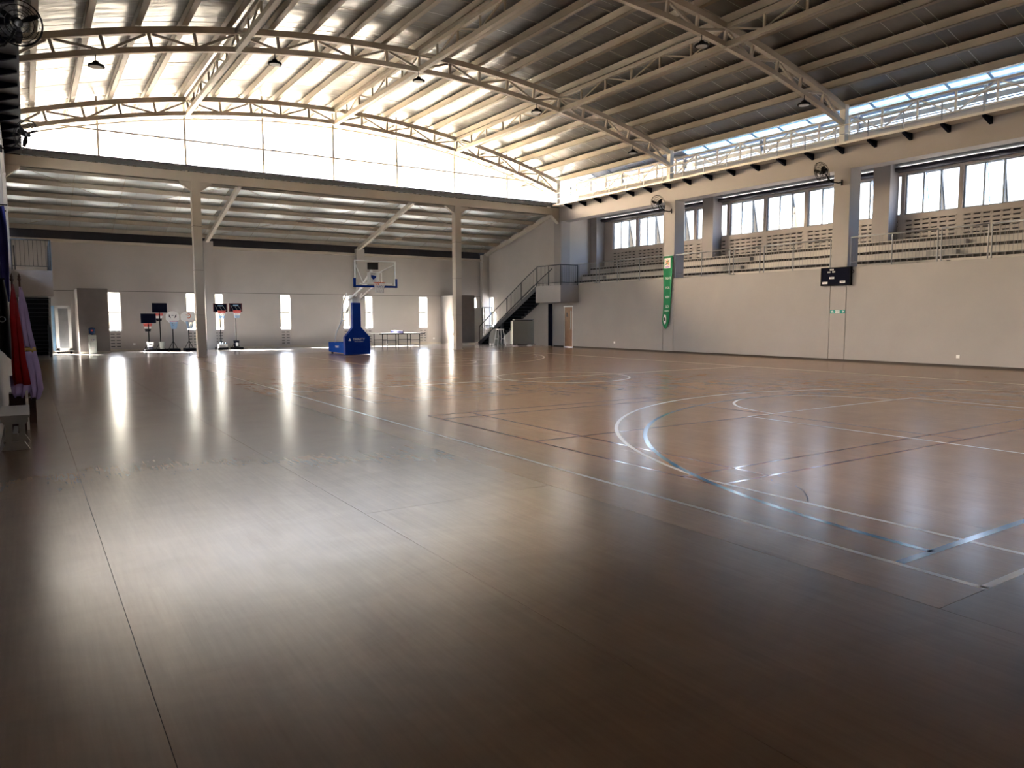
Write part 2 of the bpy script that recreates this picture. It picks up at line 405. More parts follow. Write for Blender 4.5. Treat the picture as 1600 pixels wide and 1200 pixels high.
# ------------------------------------------------------------------ side and back walls
struct(B(XL - .2, XL, YB, 33.4, 0, 3.38), 'wall_left', 'wall')
struct(B(-3.46, XL - .2, YB, 33.3, 3.12, 3.30), 'slab', 'conc_l')
struct(B(XL - .62, XL, YB, 33.38, 6.85, 7.62), 'beam', 'wall')
for r in ROWS: struct(B(XL - .62, XL, r - .32, r + .32, 3.38, 6.85), 'column', 'wall')
struct(B(-6.4, XL - .62, YB, 33.4, 7.32, 7.62), 'ceiling', 'gdark')  # unseen roof, stretched outwards to keep sun off the floor
struct(B(-3.6, -.9, 33.25, 33.45, 3.3, 7.6), 'wall_gallery_end', 'wall_far')
struct(grid_wall('x', -3.66, -3.46, YB, 33.3, 0, 7.4, [(32.06 - 2.072 * k - 1.93, 32.06 - 2.072 * k, 4.9, 7.1) for k in range(11)]), 'wall_left', 'wall_far')  # unseen windows, enlarged to bring more daylight onto the floor
wl = empty('window_31', (-3.56, 16, 5.42), kind='structure')
for k in range(11): B(-3.57, -3.56, 32.06 - 2.072 * k - 1.93, 32.06 - 2.072 * k, 4.9, 7.1).build('pane', 'glassl', wl)

struct(B(XL - .5, XL - .3, YB, 35.4, 7.55, 9.35), 'wall_left', 'wall')  # unseen; closed solid so no sun enters above the catwalk
struct(B(-3.7, 28.2, YB - .25, YB, 0, 11.7), 'wall_back', 'wall')
# right lower wall, split at the column grooves, with the door opening
DY0, DY1, DZ = 31.66, 32.42, 2.22
wr = struct(B(XR + .06, XR + .25, YB, 33.4, 0, 3.3) , 'wall_right', 'groove')
wr.data.clear_geometry(); 
mbw = grid_wall('x', XR + .05, XR + .25, YB, 33.4, 0, 3.28, [(DY0, DY1, 0, DZ)])
wr.data = mbw.mesh('wall_right'); wr.data.materials.append(M['groove'])
edges = [YB]
for r in ROWS[:3]: edges += [r - .32, r + .32]
edges.append(33.38)
for i in range(len(edges) - 1):
    a, b = edges[i] + .009, edges[i + 1] - .009
    h = [(DY0, DY1, 0, DZ)] if a < DY0 < b else []
    grid_wall('x', XR, XR + .06, a, b, 0, 3.38, h).build('wall_panel', 'wall', wr)
struct(grid_wall('x', XR - .012, XR, YB, 33.38, 0, .075, [(DY0 - .05, DY1 + .05, 0, .08)]), 'baseboard_right', 'base')
struct(B(XR + .06, 27.8, YB, 33.3, 3.12, 3.30), 'slab', 'conc_l')
# parapet cap strip
for r in ROWS: struct(B(XR, XR + .62, r - .32, r + .32, 3.38, 6.85), 'column', 'wall')
struct(B(XR, XR + .62, YB, 33.38, 6.85, 7.62), 'beam', 'wall')
# lean-to side walls
struct(grid_wall('x', 25.08, 25.3, 33.3, YW, 0, 7.5, [(40.35, 40.9, 1.0, 2.93)]), 'wall_right', 'wall_far')
struct(B(-1.0, -.76, 33.3, YW, 0, 7.5), 'wall_left', 'wall_far')
struct(B(XL - .5, XL, 33.2, 33.42, 0, 7.6), 'wall_left', 'wall'); 

# ------------------------------------------------------------------ far wall with slit windows and block vents
WX = [(-.35, .2), (3.37, 3.92), (6.93, 7.48), (8.2, 8.74), (11.74, 12.30), (15.36, 15.93), (16.58, 17.14), (20.2, 20.76), (24.0, 24.28)]
holes = [(a, b, 1.0, 2.92) for a, b in WX]
vholes = [(a + .02, b - .02, .14, .90) for a, b in WX if b - a > .4]
wf = struct(grid_wall('y', YW, YW + .16, -1.0, 25.3, 0, 2.955, holes + vholes), 'wall_far', 'wall_far')
struct(B(-1.0, 25.3, YW + .01, YW + .16, 2.955, 2.975), 'trim_1', 'groove')
struct(B(-1.0, 25.3, YW, YW + .16, 2.975, 5.26), 'wall_far', 'wall_far')
struct(B(-1.2, 25.5, YW + .12, YW + .3, 5.2, 5.9), 'wall_far', 'gdark')  # void over the wall beam: its shade is put into this strip's colour
struct(B(-1.0, 25.3, YW - .015, YW, 0, .115), 'baseboard_far', 'base_tile')
vb = MB()
vb.box(0, .255, 0, .05, 0, .085).box(0, .255, 0, .05, .125, .15).box(0, .035, 0, .05, .085, .125).box(.22, .255, 0, .05, .085, .125)
vmesh = vb.mesh('vent_block'); vmesh.materials.append(M['wall_far'])
for a, b in [q for q in WX if q[1] - q[0] > .4]:
    B(a, b, YW + .06, YW + .12, .12, .92).build('vent_shade', 'gdark', wf)  # dark sheet paints the shade inside the vent slots
    for i in range(2):
        for j in range(5):
            inst('vent_block', vmesh, wf, (a + .02 + i * .255, YW, .14 + j * .152))
def slit_window(n, a, b, y, axis='y'):
    wn = empty('window_%d' % n, ((a + b) / 2, y, 1.0) if axis == 'y' else (y, (a + b) / 2, 1.0), kind='structure')
    fr = MB()
    def bx(p, q, z0, z1, t0, t1): fr.box(p, q, y + t0, y + t1, z0, z1) if axis == 'y' else fr.box(y + t0, y + t1, p, q, z0, z1)
    bx(a, a + .03, 1.0, 2.92, .05, .1); bx(b - .03, b, 1.0, 2.92, .05, .1); bx(a, b, 1.0, 1.03, .05, .1); bx(a, b, 2.89, 2.92, .05, .1); bx(a, b, 1.91, 1.96, .04, .11)
    fr.build('window_frame', 'frame', wn)
    for z0, z1 in ((1.03, 1.91), (1.96, 2.89)):
        g = B(a + .03, b - .03, y + .07, y + .076, z0, z1) if axis == 'y' else B(y + .07, y + .076, a + .03, b - .03, z0, z1)
        g.build('pane', 'glass', wn)
for i, (a, b) in enumerate(WX): slit_window(i + 2, a, b, YW)
slit_window(11, 40.35, 40.9, 25.08, 'x')
# pilasters of the far wall
for xc in (8.06, 16.36, 24.83): struct(B(xc - .24, xc + .24, YW - .3, YW, 0, 5.6), 'column', 'wall_far')
# wall-top beam
struct(B(-.9, 25.1, YW - .16, YW + .02, 5.22, 5.36), 'beam', 'steel')
# two protruding blocks beside the far wall
struct(B(1.98, 3.2, 38.9, YW, 0, 3.0), 'wall_block_left', 'wall_dark'); struct(B(21.73, 22.8, 38.9, YW, 0, 2.98), 'wall_block_right', 'wall_dark')  # dark taupe carries the shade of the front faces
for x0, x1 in ((1.98, 3.2), (21.73, 22.8)):
    struct(B(x0, x1, 38.885, 38.9, 0, .11), 'baseboard_block', 'base_tile')
    struct(B(x0 - .012, x0, 38.9, YW, 0, 2.98), 'wall_block_lit_side', 'wall_far')  # lighter sheet paints the window light on this side

# ------------------------------------------------------------------ eave beam, lean-to columns and roof
struct(B(XL, XR, YE - .12, YE + .12, 7.19, 7.58), 'beam', 'steel')
struct(B(XL, XR, YE - .16, YE + .16, 7.19, 7.21), 'beam', 'steel')
for xc in (6.09, 18.36):
    c = struct(B(xc - .17, xc + .17, YE - .17, YE + .17, 0, 7.19), 'column', 'steel')
    B(xc - .21, xc + .21, YE - .21, YE + .21, 0, .03).build('base_plate', 'steel', c)
    for z in (1.75, 3.6, 5.4): B(xc - .172, xc + .172, YE - .172, YE + .172, z, z + .012).build('joint', 'groove', c)
    for s in (-1, 1):
        MB().prism([(xc + s * .17, 6.82), (xc + s * .17, 7.19), (xc + s * .62, 7.19), (xc + s * .62, 7.12)], 'y', YE - .1, YE + .1).build('haunch', 'steel', c)
for xe, s in ((XL, 1), (XR, -1)):
    MB().prism([(xe, 6.75), (xe, 7.58), (xe + s * .45, 7.58), (xe + s * .45, 7.14)], 'y', YE - .13, YE + .13).build('haunch', 'steel')['kind'] = 'structure'
def lz(y): return 7.26 - .2365 * (y - 34.41)         # underside of the lean-to purlins
lean = empty('ceiling', (12.15, 37, 7), kind='structure')
nst = 26; wst = 25.5 / nst
for i in range(nst):
    x0 = -.6 + i * wst
    mb = MB()
    ys = [33.0, 34.8, 37, 39.2, 41.45]
    for j in range(4):
        za, zb = lz(ys[j]) + .22, lz(ys[j + 1]) + .22
        mb.poly([(x0 + .01, ys[j], za), (x0 + wst - .012, ys[j], za), (x0 + wst - .012, ys[j + 1], zb), (x0 + .01, ys[j + 1], zb)], [(0, 1, 2, 3)])
    mb.build('roof_panel', 'foil2', lean)
MB().poly([(-1.2, 32.9, lz(32.9) + .235), (25.6, 32.9, lz(32.9) + .235), (25.6, 42.2, lz(42.2) + .235), (-1.2, 42.2, lz(42.2) + .235)], [(0, 1, 2, 3)]).build('roof_sheet', 'galv_l', lean)
for yy in (34.35, 35.65, 36.95, 38.25, 39.55, 40.85):
    z = lz(yy)
    mb = B(-.76, 25.08, yy - .012, yy + .012, z, z + .2).box(-.76, 25.08, yy - .07, yy + .012, z, z + .014).box(-.76, 25.08, yy - .012, yy + .07, z + .19, z + .204)
    mb.build('purlin', 'steel', lean)
for xc in (8.02, 16.32, 24.9):
    MB().bar((xc, 33.1, lz(33.1) - .08), (xc, 41.1, lz(41.1) - .08), .16, .2).build('rafter', 'steel', lean)
for xa, xb in ((-.1, 8.02), (8.02, 16.32), (16.32, 24.9)):
    for ya, yb in ((34, 40.6), (40.6, 34)):
        MB().tube([(xa, ya, lz(ya) + .05), (xb, yb, lz(yb) + .05)], .012, 5).build('tie_rod', 'steel', lean)
for i in range(1, 13):
    xx = -.4 + i * 2.05 + (.25 if i % 2 else 0)
    MB().tube([(xx, 33.6, lz(33.6) + .1), (xx, 40.9, lz(40.9) + .1)], .009, 5).build('sag_rod', 'steel', lean)
# corrugated upper edge of the lean-to sheet
cr = MB(); top, bot = [], []
x = XL; up = False
zc0, zc1 = 7.60, 7.80
while x < XR:
    for xx, zz in ((x, zc1 - .045), (x + .05, zc1), (x + .11, zc1), (x + .16, zc1 - .045)):
        if xx < XR: top.append((xx, zz))
    x += .28
top.append((XR, zc1 - .045))
for i in range(len(top) - 1):
    (xa, za), (xb, zb) = top[i], top[i + 1]
    cr.poly([(xa, YE - .25, zc0), (xb, YE - .25, zc0), (xb, YE - .25, zb), (xa, YE - .25, za), (xa, YE + .7, za - .12), (xb, YE + .7, zb - .12)], [(0, 1, 2, 3), (3, 2, 5, 4)])
cr.build('trim_3', 'corr')['kind'] = 'structure'

# ------------------------------------------------------------------ main roof
roof = empty('ceiling', (XC, 16, 11), kind='structure')
YR0, YR1 = YB, 37.4  # far end overhangs the gable, lengthened to block direct sun
npan = 30; wp = (YR1 - YR0) / npan
xs = [-2.1 + i * (27.2 / 22) for i in range(23)]
pm = MB()
for i in range(22):
    a, b = xs[i], xs[i + 1]
    pm.poly([(a, .012, arc(a) + .31), (b, .012, arc(b) + .31), (b, wp - .012, arc(b) + .31), (a, wp - .012, arc(a) + .31)], [(0, 1, 2, 3)])
pme = pm.mesh('roof_panel'); pme.materials.append(M['foil'])
for q in pme.polygons: q.use_smooth = True
for i in range(npan):
    inst('roof_panel', pme, roof, (0, YR0 + i * wp, .004 * (i % 2)))
om = MB()
for i in range(22):
    a, b = xs[i], xs[i + 1]
    om.poly([(a, YR0 - .3, arc(a) + .33), (b, YR0 - .3, arc(b) + .33), (b, YR1, arc(b) + .33), (a, YR1, arc(a) + .33)], [(0, 1, 2, 3)])
om.build('roof_sheet', 'galv_l', roof)
for i in range(npan):
    y0 = YR0 + i * wp
    sk = MB()
    for a, b in ((25.12, 25.7), (25.7, 26.3)):
        sk.poly([(a, y0 + .03, arc(a) + .31), (b, y0 + .03, arc(b) + .31), (b, y0 + wp - .03, arc(b) + .31), (a, y0 + wp - .03, arc(a) + .31)], [(0, 1, 2, 3)])
    sk.build('sky_glow_sheet' if i < 20 else 'eave_sheet', 'skyglow' if i < 20 else 'foil', roof)  # added sheets imitate the eave foil's blue sky reflection
    MB().bar((25.1, y0, arc(25.1) + .31), (26.3, y0, arc(26.3) + .31), .07, .04).build('eave_bar', 'frame', roof)
PX = [XC - .08 + 1.28 * k for k in range(-10, 11)]
for px in PX:
    z = arc(px) + .03
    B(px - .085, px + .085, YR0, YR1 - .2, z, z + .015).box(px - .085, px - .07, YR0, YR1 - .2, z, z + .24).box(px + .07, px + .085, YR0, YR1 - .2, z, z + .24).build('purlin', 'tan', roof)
for yy in [YR0 + 2.55 + 2.12 * i for i in range(16)]:
    mb = MB()
    for a, b in zip(PX[:-1], PX[1:]): mb.bar((a, yy, arc(a) + .2), (b, yy, arc(b) + .2), .012)
    mb.build('sag_rod', 'steel', roof)

# trusses
X0T, X1T = XL + .02, XR - .02
DXP = (X1T - X0T) / 20
def curved_chord(y, off, hgt, wid):
    mb = MB(); n = 40
    for i in range(n):
        a, b = X0T + (X1T - X0T) * i / n, X0T + (X1T - X0T) * (i + 1) / n
        za, zb = arc(a) + off, arc(b) + off
        mb.poly([(a, y - wid, za), (a, y + wid, za), (a, y + wid, za + hgt), (a, y - wid, za + hgt), (b, y - wid, zb), (b, y + wid, zb), (b, y + wid, zb + hgt), (b, y - wid, zb + hgt)],
                [(0, 1, 5, 4), (1, 2, 6, 5), (2, 3, 7, 6), (3, 0, 4, 7)])
    return mb
TL = {33.05: 'cream arched roof truss in front of the bright gable glazing', 24.55: 'long cream arched roof truss one bay nearer than the gable truss, carrying five lamps',
      16.05: 'cream arched roof truss crossing the top right of the roof, nearest of all', }
for ty in (33.05, 24.55, 16.05):
    t = empty('roof_truss', (XC, ty, arc(X0T) - .72), TL[ty], 'truss', 'arched roof trusses')
    curved_chord(ty, -.19, .19, .09).build('top_chord', 'steel', t)
    curved_chord(ty, -.72, .16, .075).build('bottom_chord', 'steel', t)
    def node(k, topn): 
        xx = X0T + DXP * k; sh = .12 * (xx - XC) / 12.5
        return (xx, ty, arc(xx) - .17) if topn else (xx - sh, ty, arc(xx) - .60)
    wm = []
    for k in range(1, 20):
        a, b = node(k, True), node(k, False)
        MB().bar(a, b, .09, .08).build('web', 'steel', t)
    for k in range(1, 20, 2):
        for d in (-1, 1):
            a, b = Vector(node(k, True)), Vector(node(min(max(k + d, 0), 20), False)); ab = (b - a).normalized()
            MB().bar(a + ab * .1, b - ab * .08, .075, .07).build('web', 'steel', t)
    for xe in (X0T, X1T):
        B(xe - .11, xe + .11, ty - .11, ty + .11, 7.69, arc(xe) + .02).build('end_post', 'steel_w', t)
# longitudinal lattice girders
GN = ['cream lattice girder running along the roof, nearest the left wall', 'cream lattice girder running under the middle of the roof', 'cream lattice girder running along the roof, nearest the scoreboard side']
for gi, k5 in enumerate((5, 10, 15)):
    gx = X0T + DXP * k5; zt, zb = arc(gx) - .1, arc(gx) - .64
    g = empty('lattice_girder', (gx, 16, zb), GN[gi], 'girder', 'lattice girders along the roof')
    ya, yb = 6.0, 33.05
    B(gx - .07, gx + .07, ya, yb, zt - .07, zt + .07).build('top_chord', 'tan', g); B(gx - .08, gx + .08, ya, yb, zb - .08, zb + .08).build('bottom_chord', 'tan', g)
    step = 8.5 / 6; n = int((yb - ya) / step)
    for i in range(1, n + 1):
        y0 = yb - step * i
        if i % 6: MB().bar((gx, y0, zt), (gx, y0, zb), .06).build('web', 'tan', g)
        if i % 2 == 1:
            for d in (-1, 1): MB().bar((gx, y0, zb + .05), (gx, y0 + d * step * .9, zt - .05), .05).build('web', 'tan', g)

# ------------------------------------------------------------------ gable glazing
gab = empty('window_1', (XC, YE + .35, 7.8), kind='structure')
MX = [XL] + [XC - .02 + 3.155 * k for k in range(-3, 4)] + [XR]
yg = YE + .38; HZ = 8.93
for i in range(len(MX) - 1):
    a, b = MX[i] + .02, MX[i + 1] - .02
    n = 6; xx = [a + (b - a) * j / n for j in range(n + 1)]
    B(a, b, yg, yg + .008, 7.62, HZ - .02).build('pane', 'gableg', gab)
    tops = [max(arc(x_) + .3, HZ + .03) for x_ in xx]
    mb = MB(); nn = n + 1
    for yy in (yg, yg + .008): mb.v += [Vector((x_, yy, HZ + .02)) for x_ in xx] + [Vector((x_, yy, z)) for x_, z in zip(xx, tops)]
    for j in range(n):
        mb.f += [(j, j + 1, nn + j + 1, nn + j), (2 * nn + j, 2 * nn + j + 1, 3 * nn + j + 1, 3 * nn + j), (nn + j, nn + j + 1, 3 * nn + j + 1, 3 * nn + j)]
    mb.build('pane', 'gableg', gab)
for mx in MX[1:-1]: B(mx - .04, mx + .04, yg - .04, yg + .05, 7.6, arc(mx) + .28).build('mullion', 'steel', gab)
B(XL, XR, yg - .03, yg + .04, HZ - .032, HZ + .032).build('transom', 'steel', gab)
mb = MB(); n = 40
for i in range(n):
    a, b = X0T + (X1T - X0T) * i / n, X0T + (X1T - X0T) * (i + 1) / n
    mb.poly([(a, yg - .05, arc(a) - .82), (b, yg - .05, arc(b) - .82), (b, yg - .05, arc(b) - .76), (a, yg - .05, arc(a) - .76), (a, yg + .05, arc(a) - .82), (b, yg + .05, arc(b) - .82)], [(0, 1, 2, 3), (0, 1, 5, 4)])
mb.build('arched_rail', 'steel', gab)

# ------------------------------------------------------------------ right clerestory, catwalks
def catwalk(side):
    s = 1 if side > 0 else -1
    xf = XR if s > 0 else XL                       # wall face
    lab = ('narrow catwalk with low railing along the right wall under the roof edge', 'narrow dark-bracketed catwalk seen from below along the left wall')[0 if s > 0 else 1]
    c = empty('catwalk', (xf, 16, 7.62), lab, 'catwalk')
    def bx(d0, d1, y0, y1, z0, z1):
        a, b = sorted((xf - s * d0, xf - s * d1)); return B(a, b, y0, y1, z0, z1)
    bx(-.6, .5, YB, 33.3, 7.625, 7.69).build('deck', 'dkrail' if s < 0 else 'conc_l', c)
    bx(.49, .53, YB, 33.3, 7.62, 7.70).build('edge_angle', 'steel_w' if s > 0 else 'dkrail', c)
    st = 8.5 / (6 + 2 / 3); ys = [16.05 + 1.212 * k for k in range(-14, 15)]
    for y in ys:
        if not YB < y < 33.2: continue
        a = xf - s * .0; b = xf - s * .48
        MB().prism([(a, 7.40), (a, 7.62), (b, 7.62), (b, 7.57)], 'y', y - .05, y + .05).build('bracket', 'navy', c)
        if y > 3: bx(.49, .52, y - .018, y + .018, 7.69, 8.27).build('rail_post', 'rail', c)
    bx(.48, .53, YB, 33.3, 8.245, 8.285).build('handrail', 'steel', c); bx(.495, .515, YB, 33.3, 7.96, 7.985).build('mid_rail', 'rail', c)
    return c
catwalk(1); catwalk(-1)
struct(B(25.3, 25.5, YB, 35.4, 7.62, 8.16), 'wall_right', 'conc_l')
lv = empty('louvre_band', (25.6, 16, 8.2), 'grey horizontal louvre blades above the right catwalk, daylight between them', 'louvre')
for z0, z1, mm in ((8.40, 8.57, 'galv'), (8.66, 8.80, 'galv')):
    MB().bar((25.62, YB, (z0 + z1) / 2), (25.62, 35.4, (z0 + z1) / 2), .03, z1 - z0).build('blade', mm, lv)
B(25.86, 25.9, YB, 35.4, 8.80, 9.25).build('sky_blocker', 'foil_edge', lv); MB().tube([(25.75, YB, 8.95), (25.75, 35.4, 8.95)], .13, 12).build('gutter', 'foil_edge', lv, smooth=True)  # plate added behind the gutter to block sky above the blades
for i in range(8): B(25.64, 25.648, YB + i * 4.25, YB + i * 4.25 + 4.22, 8.16, 8.80).build('pane', 'clereg', lv)  # tinted panes added to tone down the daylight
for y in [16.05 + 4.25 * k for k in range(-4, 5)]: B(25.52, 25.6, y - .04, y + .04, 8.1, 8.9).build('support_post', 'rail', lv)
et = empty('edge_truss', (25.02, 16, 8.1), 'light steel edge truss with posts and diagonals behind the right catwalk railing', 'truss')
B(24.97, 25.07, YB + .03, 33.3, 8.73, 8.80).build('top_chord', 'steel', et); B(24.98, 25.06, YB + .03, 33.3, 8.07, 8.12).build('bottom_chord', 'steel_w', et)
for k in range(-14, 15):
    y = 16.05 + 1.212 * k
    if not YB < y < 33.2: continue
    B(24.985, 25.045, y - .03, y + .03, 8.1, 8.75).build('post', 'steel_w', et)
    if k % 2 == 0:
        for d in (-1, 1):
            if y + d * 1.15 < 33.2: MB().bar((25.01, y + d * .06, 8.72), (25.01, y + d * 1.1, 8.13), .045).build('diagonal', 'steel_w', et)

# ------------------------------------------------------------------ gallery behind the right wall
GXW = 27.8
GS = [32.06 - 2.072 * k for k in range(11)]
gh = [(g - 1.93, g, 5.42, 6.92) for g in GS]
vh = [(g - 1.90, g - .04, 4.46, 5.24) for g in GS]
gw = struct(grid_wall('x', GXW, GXW + .2, YB, 33.3, 3.3, 7.20, gh + vh), 'wall_right', 'wall_far')
# roller-blind housing (dark) above the windows, ceiling, slot of daylight between them
for i, (a, b) in enumerate(((YB, 7.2), (7.9, 15.72), (16.4, 24.2), (24.9, 32.7))):
    bh = empty('blind_housing', (27.6, (a + b) / 2, 7.06), ['dark rolled blind housing over the gallery windows, bay nearest the camera', 'dark rolled blind housing over the gallery windows, right of the scoreboard', 'dark rolled blind housing over the gallery windows, between scoreboard and green banner', 'dark rolled blind housing over the gallery windows, between green banner and staircase'][i], 'blind', 'rolled blinds above the gallery windows')
    B(27.52, 27.8, a, b, 7.0, 7.16).build('housing', 'gdark', bh); MB().tube([(27.5, a + .02, 7.07), (27.5, b - .02, 7.07)], .06, 10).build('roll', 'gdark', bh, smooth=True)
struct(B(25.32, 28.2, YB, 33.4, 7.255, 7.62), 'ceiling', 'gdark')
struct(B(25.0, 28.0, 33.25, 33.45, 3.3, 7.6), 'wall_gallery_end', 'wall_far')
for r in ROWS: struct(B(27.2, 27.8, r - .33, r + .33, 3.3, 7.255), 'column', 'wall')
vg = MB()
vg.box(0, .06, 0, .305, 0, .07).box(-.02, .06, 0, .305, .122, .152).box(0, .06, 0, .045, .07, .122).box(0, .06, .26, .305, .07, .122)
vgm = vg.mesh('vent_block'); vgm.materials.append(M['wall_far'])
cnt = 0; rest = []
for g in GS: B(GXW + .08, GXW + .14, g - 1.95, g + .02, 4.42, 5.28).build('vent_shade', 'gdark', gw)  # dark sheet behind the slots, standing for their inner shade
for g in [x_ for x_ in GS if x_ > 9][::-1]:
    for i in range(6):
        for j in range(5):
            if cnt >= 300: rest.append((g - 1.9 + i * .31, 4.46 + j * .156))
            else: inst('vent_block', vgm, gw, (GXW, g - 1.9 + i * .31, 4.46 + j * .156)); cnt += 1
rm = MB()
for y_, z_ in rest: rm.poly([(GXW + p.x, y_ + p.y, z_ + p.z) for p in vg.v], vg.f)
rm.build('vent_blocks', 'wall_far', gw, kind='stuff')
for gi, g in enumerate(GS):
    if g < 7: continue
    wn = empty('window_%d' % (12 + gi), (GXW + .1, g - 1, 5.42), kind='structure')
    fr = MB(); x0, x1 = GXW + .08, GXW + .14
    a, b = g - 1.93, g
    p1, p2 = b - .64, b - 1.27
    fr.box(x0, x1, a, b, 5.42, 5.46).box(x0, x1, a, b, 6.88, 6.92).box(x0, x1, a, a + .035, 5.42, 6.92).box(x0, x1, b - .035, b, 5.42, 6.92).box(x0, x1, p1 - .045, p1 + .01, 5.42, 6.92).box(x0, x1, p2 - .03, p2 + .03, 5.42, 6.92)
    fr.build('window_frame', 'frame', wn)
    B(x0 + .02, x0 + .026, p1, b - .03, 5.45, 6.89).build('pane', 'glassb', wn); B(x0 + .02, x0 + .026, a + .03, p2, 5.45, 6.89).build('pane', 'glassb', wn)
    sh = MB(); tx = .34                            # top-hung sash pushed outwards
    A = lambda y, z: (x1 + .02 + tx * (6.9 - z) / 1.44, y, z)
    for (ya, za, yb_, zb) in ((p1 - .05, 6.88, p1 - .05, 5.48), (p2 + .035, 6.88, p2 + .035, 5.48), (p1 - .05, 5.48, p2 + .035, 5.48), (p1 - .05, 6.88, p2 + .035, 6.88)):
        sh.bar(A(ya, za), A(yb_, zb), .035)
    ss = sh.build('sash', 'frame', wn)
    MB().poly([A(p1 - .05, 6.88), A(p2 + .035, 6.88), A(p2 + .035, 5.48), A(p1 - .05, 5.48)], [(0, 1, 2, 3)]).build('pane', 'glassb', ss)
# stepped seating
bl = empty('bleacher', (26.5, 16, 3.3), 'stepped concrete seating with plank benches along the right gallery', 'bleacher')
for k in range(3):
    xf = 25.95 + .6 * k; z = 3.30 + .38 * (k + 1)
    B(xf, 27.17, YB + .03, 33.2, 3.3 if k == 0 else z - .38, z - .13).build('step', 'conc_l', bl)
    B(xf + .07, 27.17, YB + .03, 33.2, z - .13, z - .03).build('seat_shadow', 'groove', bl)  # solid dark strip standing for the shadow gap under the planks
    seg = [YB + .03, 7.5, 16.0, 24.5, 33.2]
    for a, b in zip(seg[:-1], seg[1:]): B(xf - .01, xf + .6 if k < 2 else 27.17, a + .01, b - .01, z - .03, z).build('seat_plank', 'conc_l', bl)
    mb = MB(); y = YB + .1
    while y < 33.1: mb.box(xf + .01, xf + .08, y, y + .035, z - .13, z - .03); y += .24
    mb.build('seat_support', 'wall_dark', bl, kind='stuff')
for yc in (31.6, 22.3, 13.3):
    st_ = empty('aisle_steps', (25.9, yc, 3.3), {31.6: 'grey aisle steps on the gallery seating beside the staircase end', 22.3: 'grey aisle steps on the gallery seating just right of the green banner', 13.3: 'grey aisle steps on the gallery seating right of the scoreboard'}[yc], 'steps', 'aisle steps in the seating')
    for k in range(3):
        xf = 25.70 + .6 * k; z = 3.30 + .38 * k
        B(xf, xf + .25, yc - .5, yc + .5, z, z + .19).build('step', 'conc', st_)

# gallery railings
def railing(label, p0, p1, z0, ztop, posts, zbot, m='rail', group=None, bal=.115):
    """rail between p0 and p1 (x,y), posts at parameters (0..1)"""
    o = empty('railing', (*p0, z0), label, 'railing', group)
    a, b = Vector((*p0, 0)), Vector((*p1, 0)); d = b - a
    MB().tube([a + Vector((0, 0, ztop)), b + Vector((0, 0, ztop))], .024, 8).build('handrail', m, o, smooth=True)
    MB().tube([a + Vector((0, 0, zbot)), b + Vector((0, 0, zbot))], .014, 6).build('bottom_rail', m, o)
    for t in posts:
        p = a + d * t; MB().tube([p + Vector((0, 0, z0)), p + Vector((0, 0, ztop))], .022, 8).build('post', m, o)
    n = max(2, int(d.length / bal)); mb = MB()
    for i in range(1, n):
        p = a + d * i / n; mb.tube([p + Vector((0, 0, zbot)), p + Vector((0, 0, ztop))], .006, 4)
    mb.build('balusters', m, o, kind='stuff')
    return o
RX = XR + .06
GR = 'railings along the gallery edge'
railing('long grey gallery railing from the staircase landing, leftmost gallery section', (RX, 32.7), (RX, 29.75), 3.38, 4.43, (.0, .5, 1), 3.56, group=GR)
railing('short grey gallery railing, second section from the staircase', (RX, 29.55), (RX, 28.15), 3.38, 4.43, (0, 1), 3.56, group=GR)
railing('grey gallery railing ending at the left edge of the green banner column', (RX, 27.95), (RX, 24.92), 3.38, 4.43, (0, .46, 1), 3.56, group=GR)
railing('grey gallery railing starting just right of the green banner column', (RX, 24.18), (RX, 21.1), 3.38, 4.43, (0, .5, 1), 3.56, group=GR)
railing('short grey gallery railing midway between green banner and scoreboard', (RX, 20.9), (RX, 19.58), 3.38, 4.43, (0, 1), 3.56, group=GR)
railing('grey gallery railing ending above the left side of the scoreboard', (RX, 19.38), (RX, 16.45), 3.38, 4.43, (0, .46, 1), 3.56, group=GR)
railing('grey gallery railing starting above the right side of the scoreboard', (RX, 15.65), (RX, 12.64), 3.38, 4.43, (0, .5, 1), 3.56, group=GR)
railing('short grey gallery railing right of the scoreboard, second section from it', (RX, 12.52), (RX, 11.13), 3.38, 4.43, (0, 1), 3.56, group=GR)
railing('grey gallery railing cut by the right edge of the picture', (RX, 11.03), (RX, 7.95), 3.38, 4.43, (0, .5, 1), 3.56, group=GR)

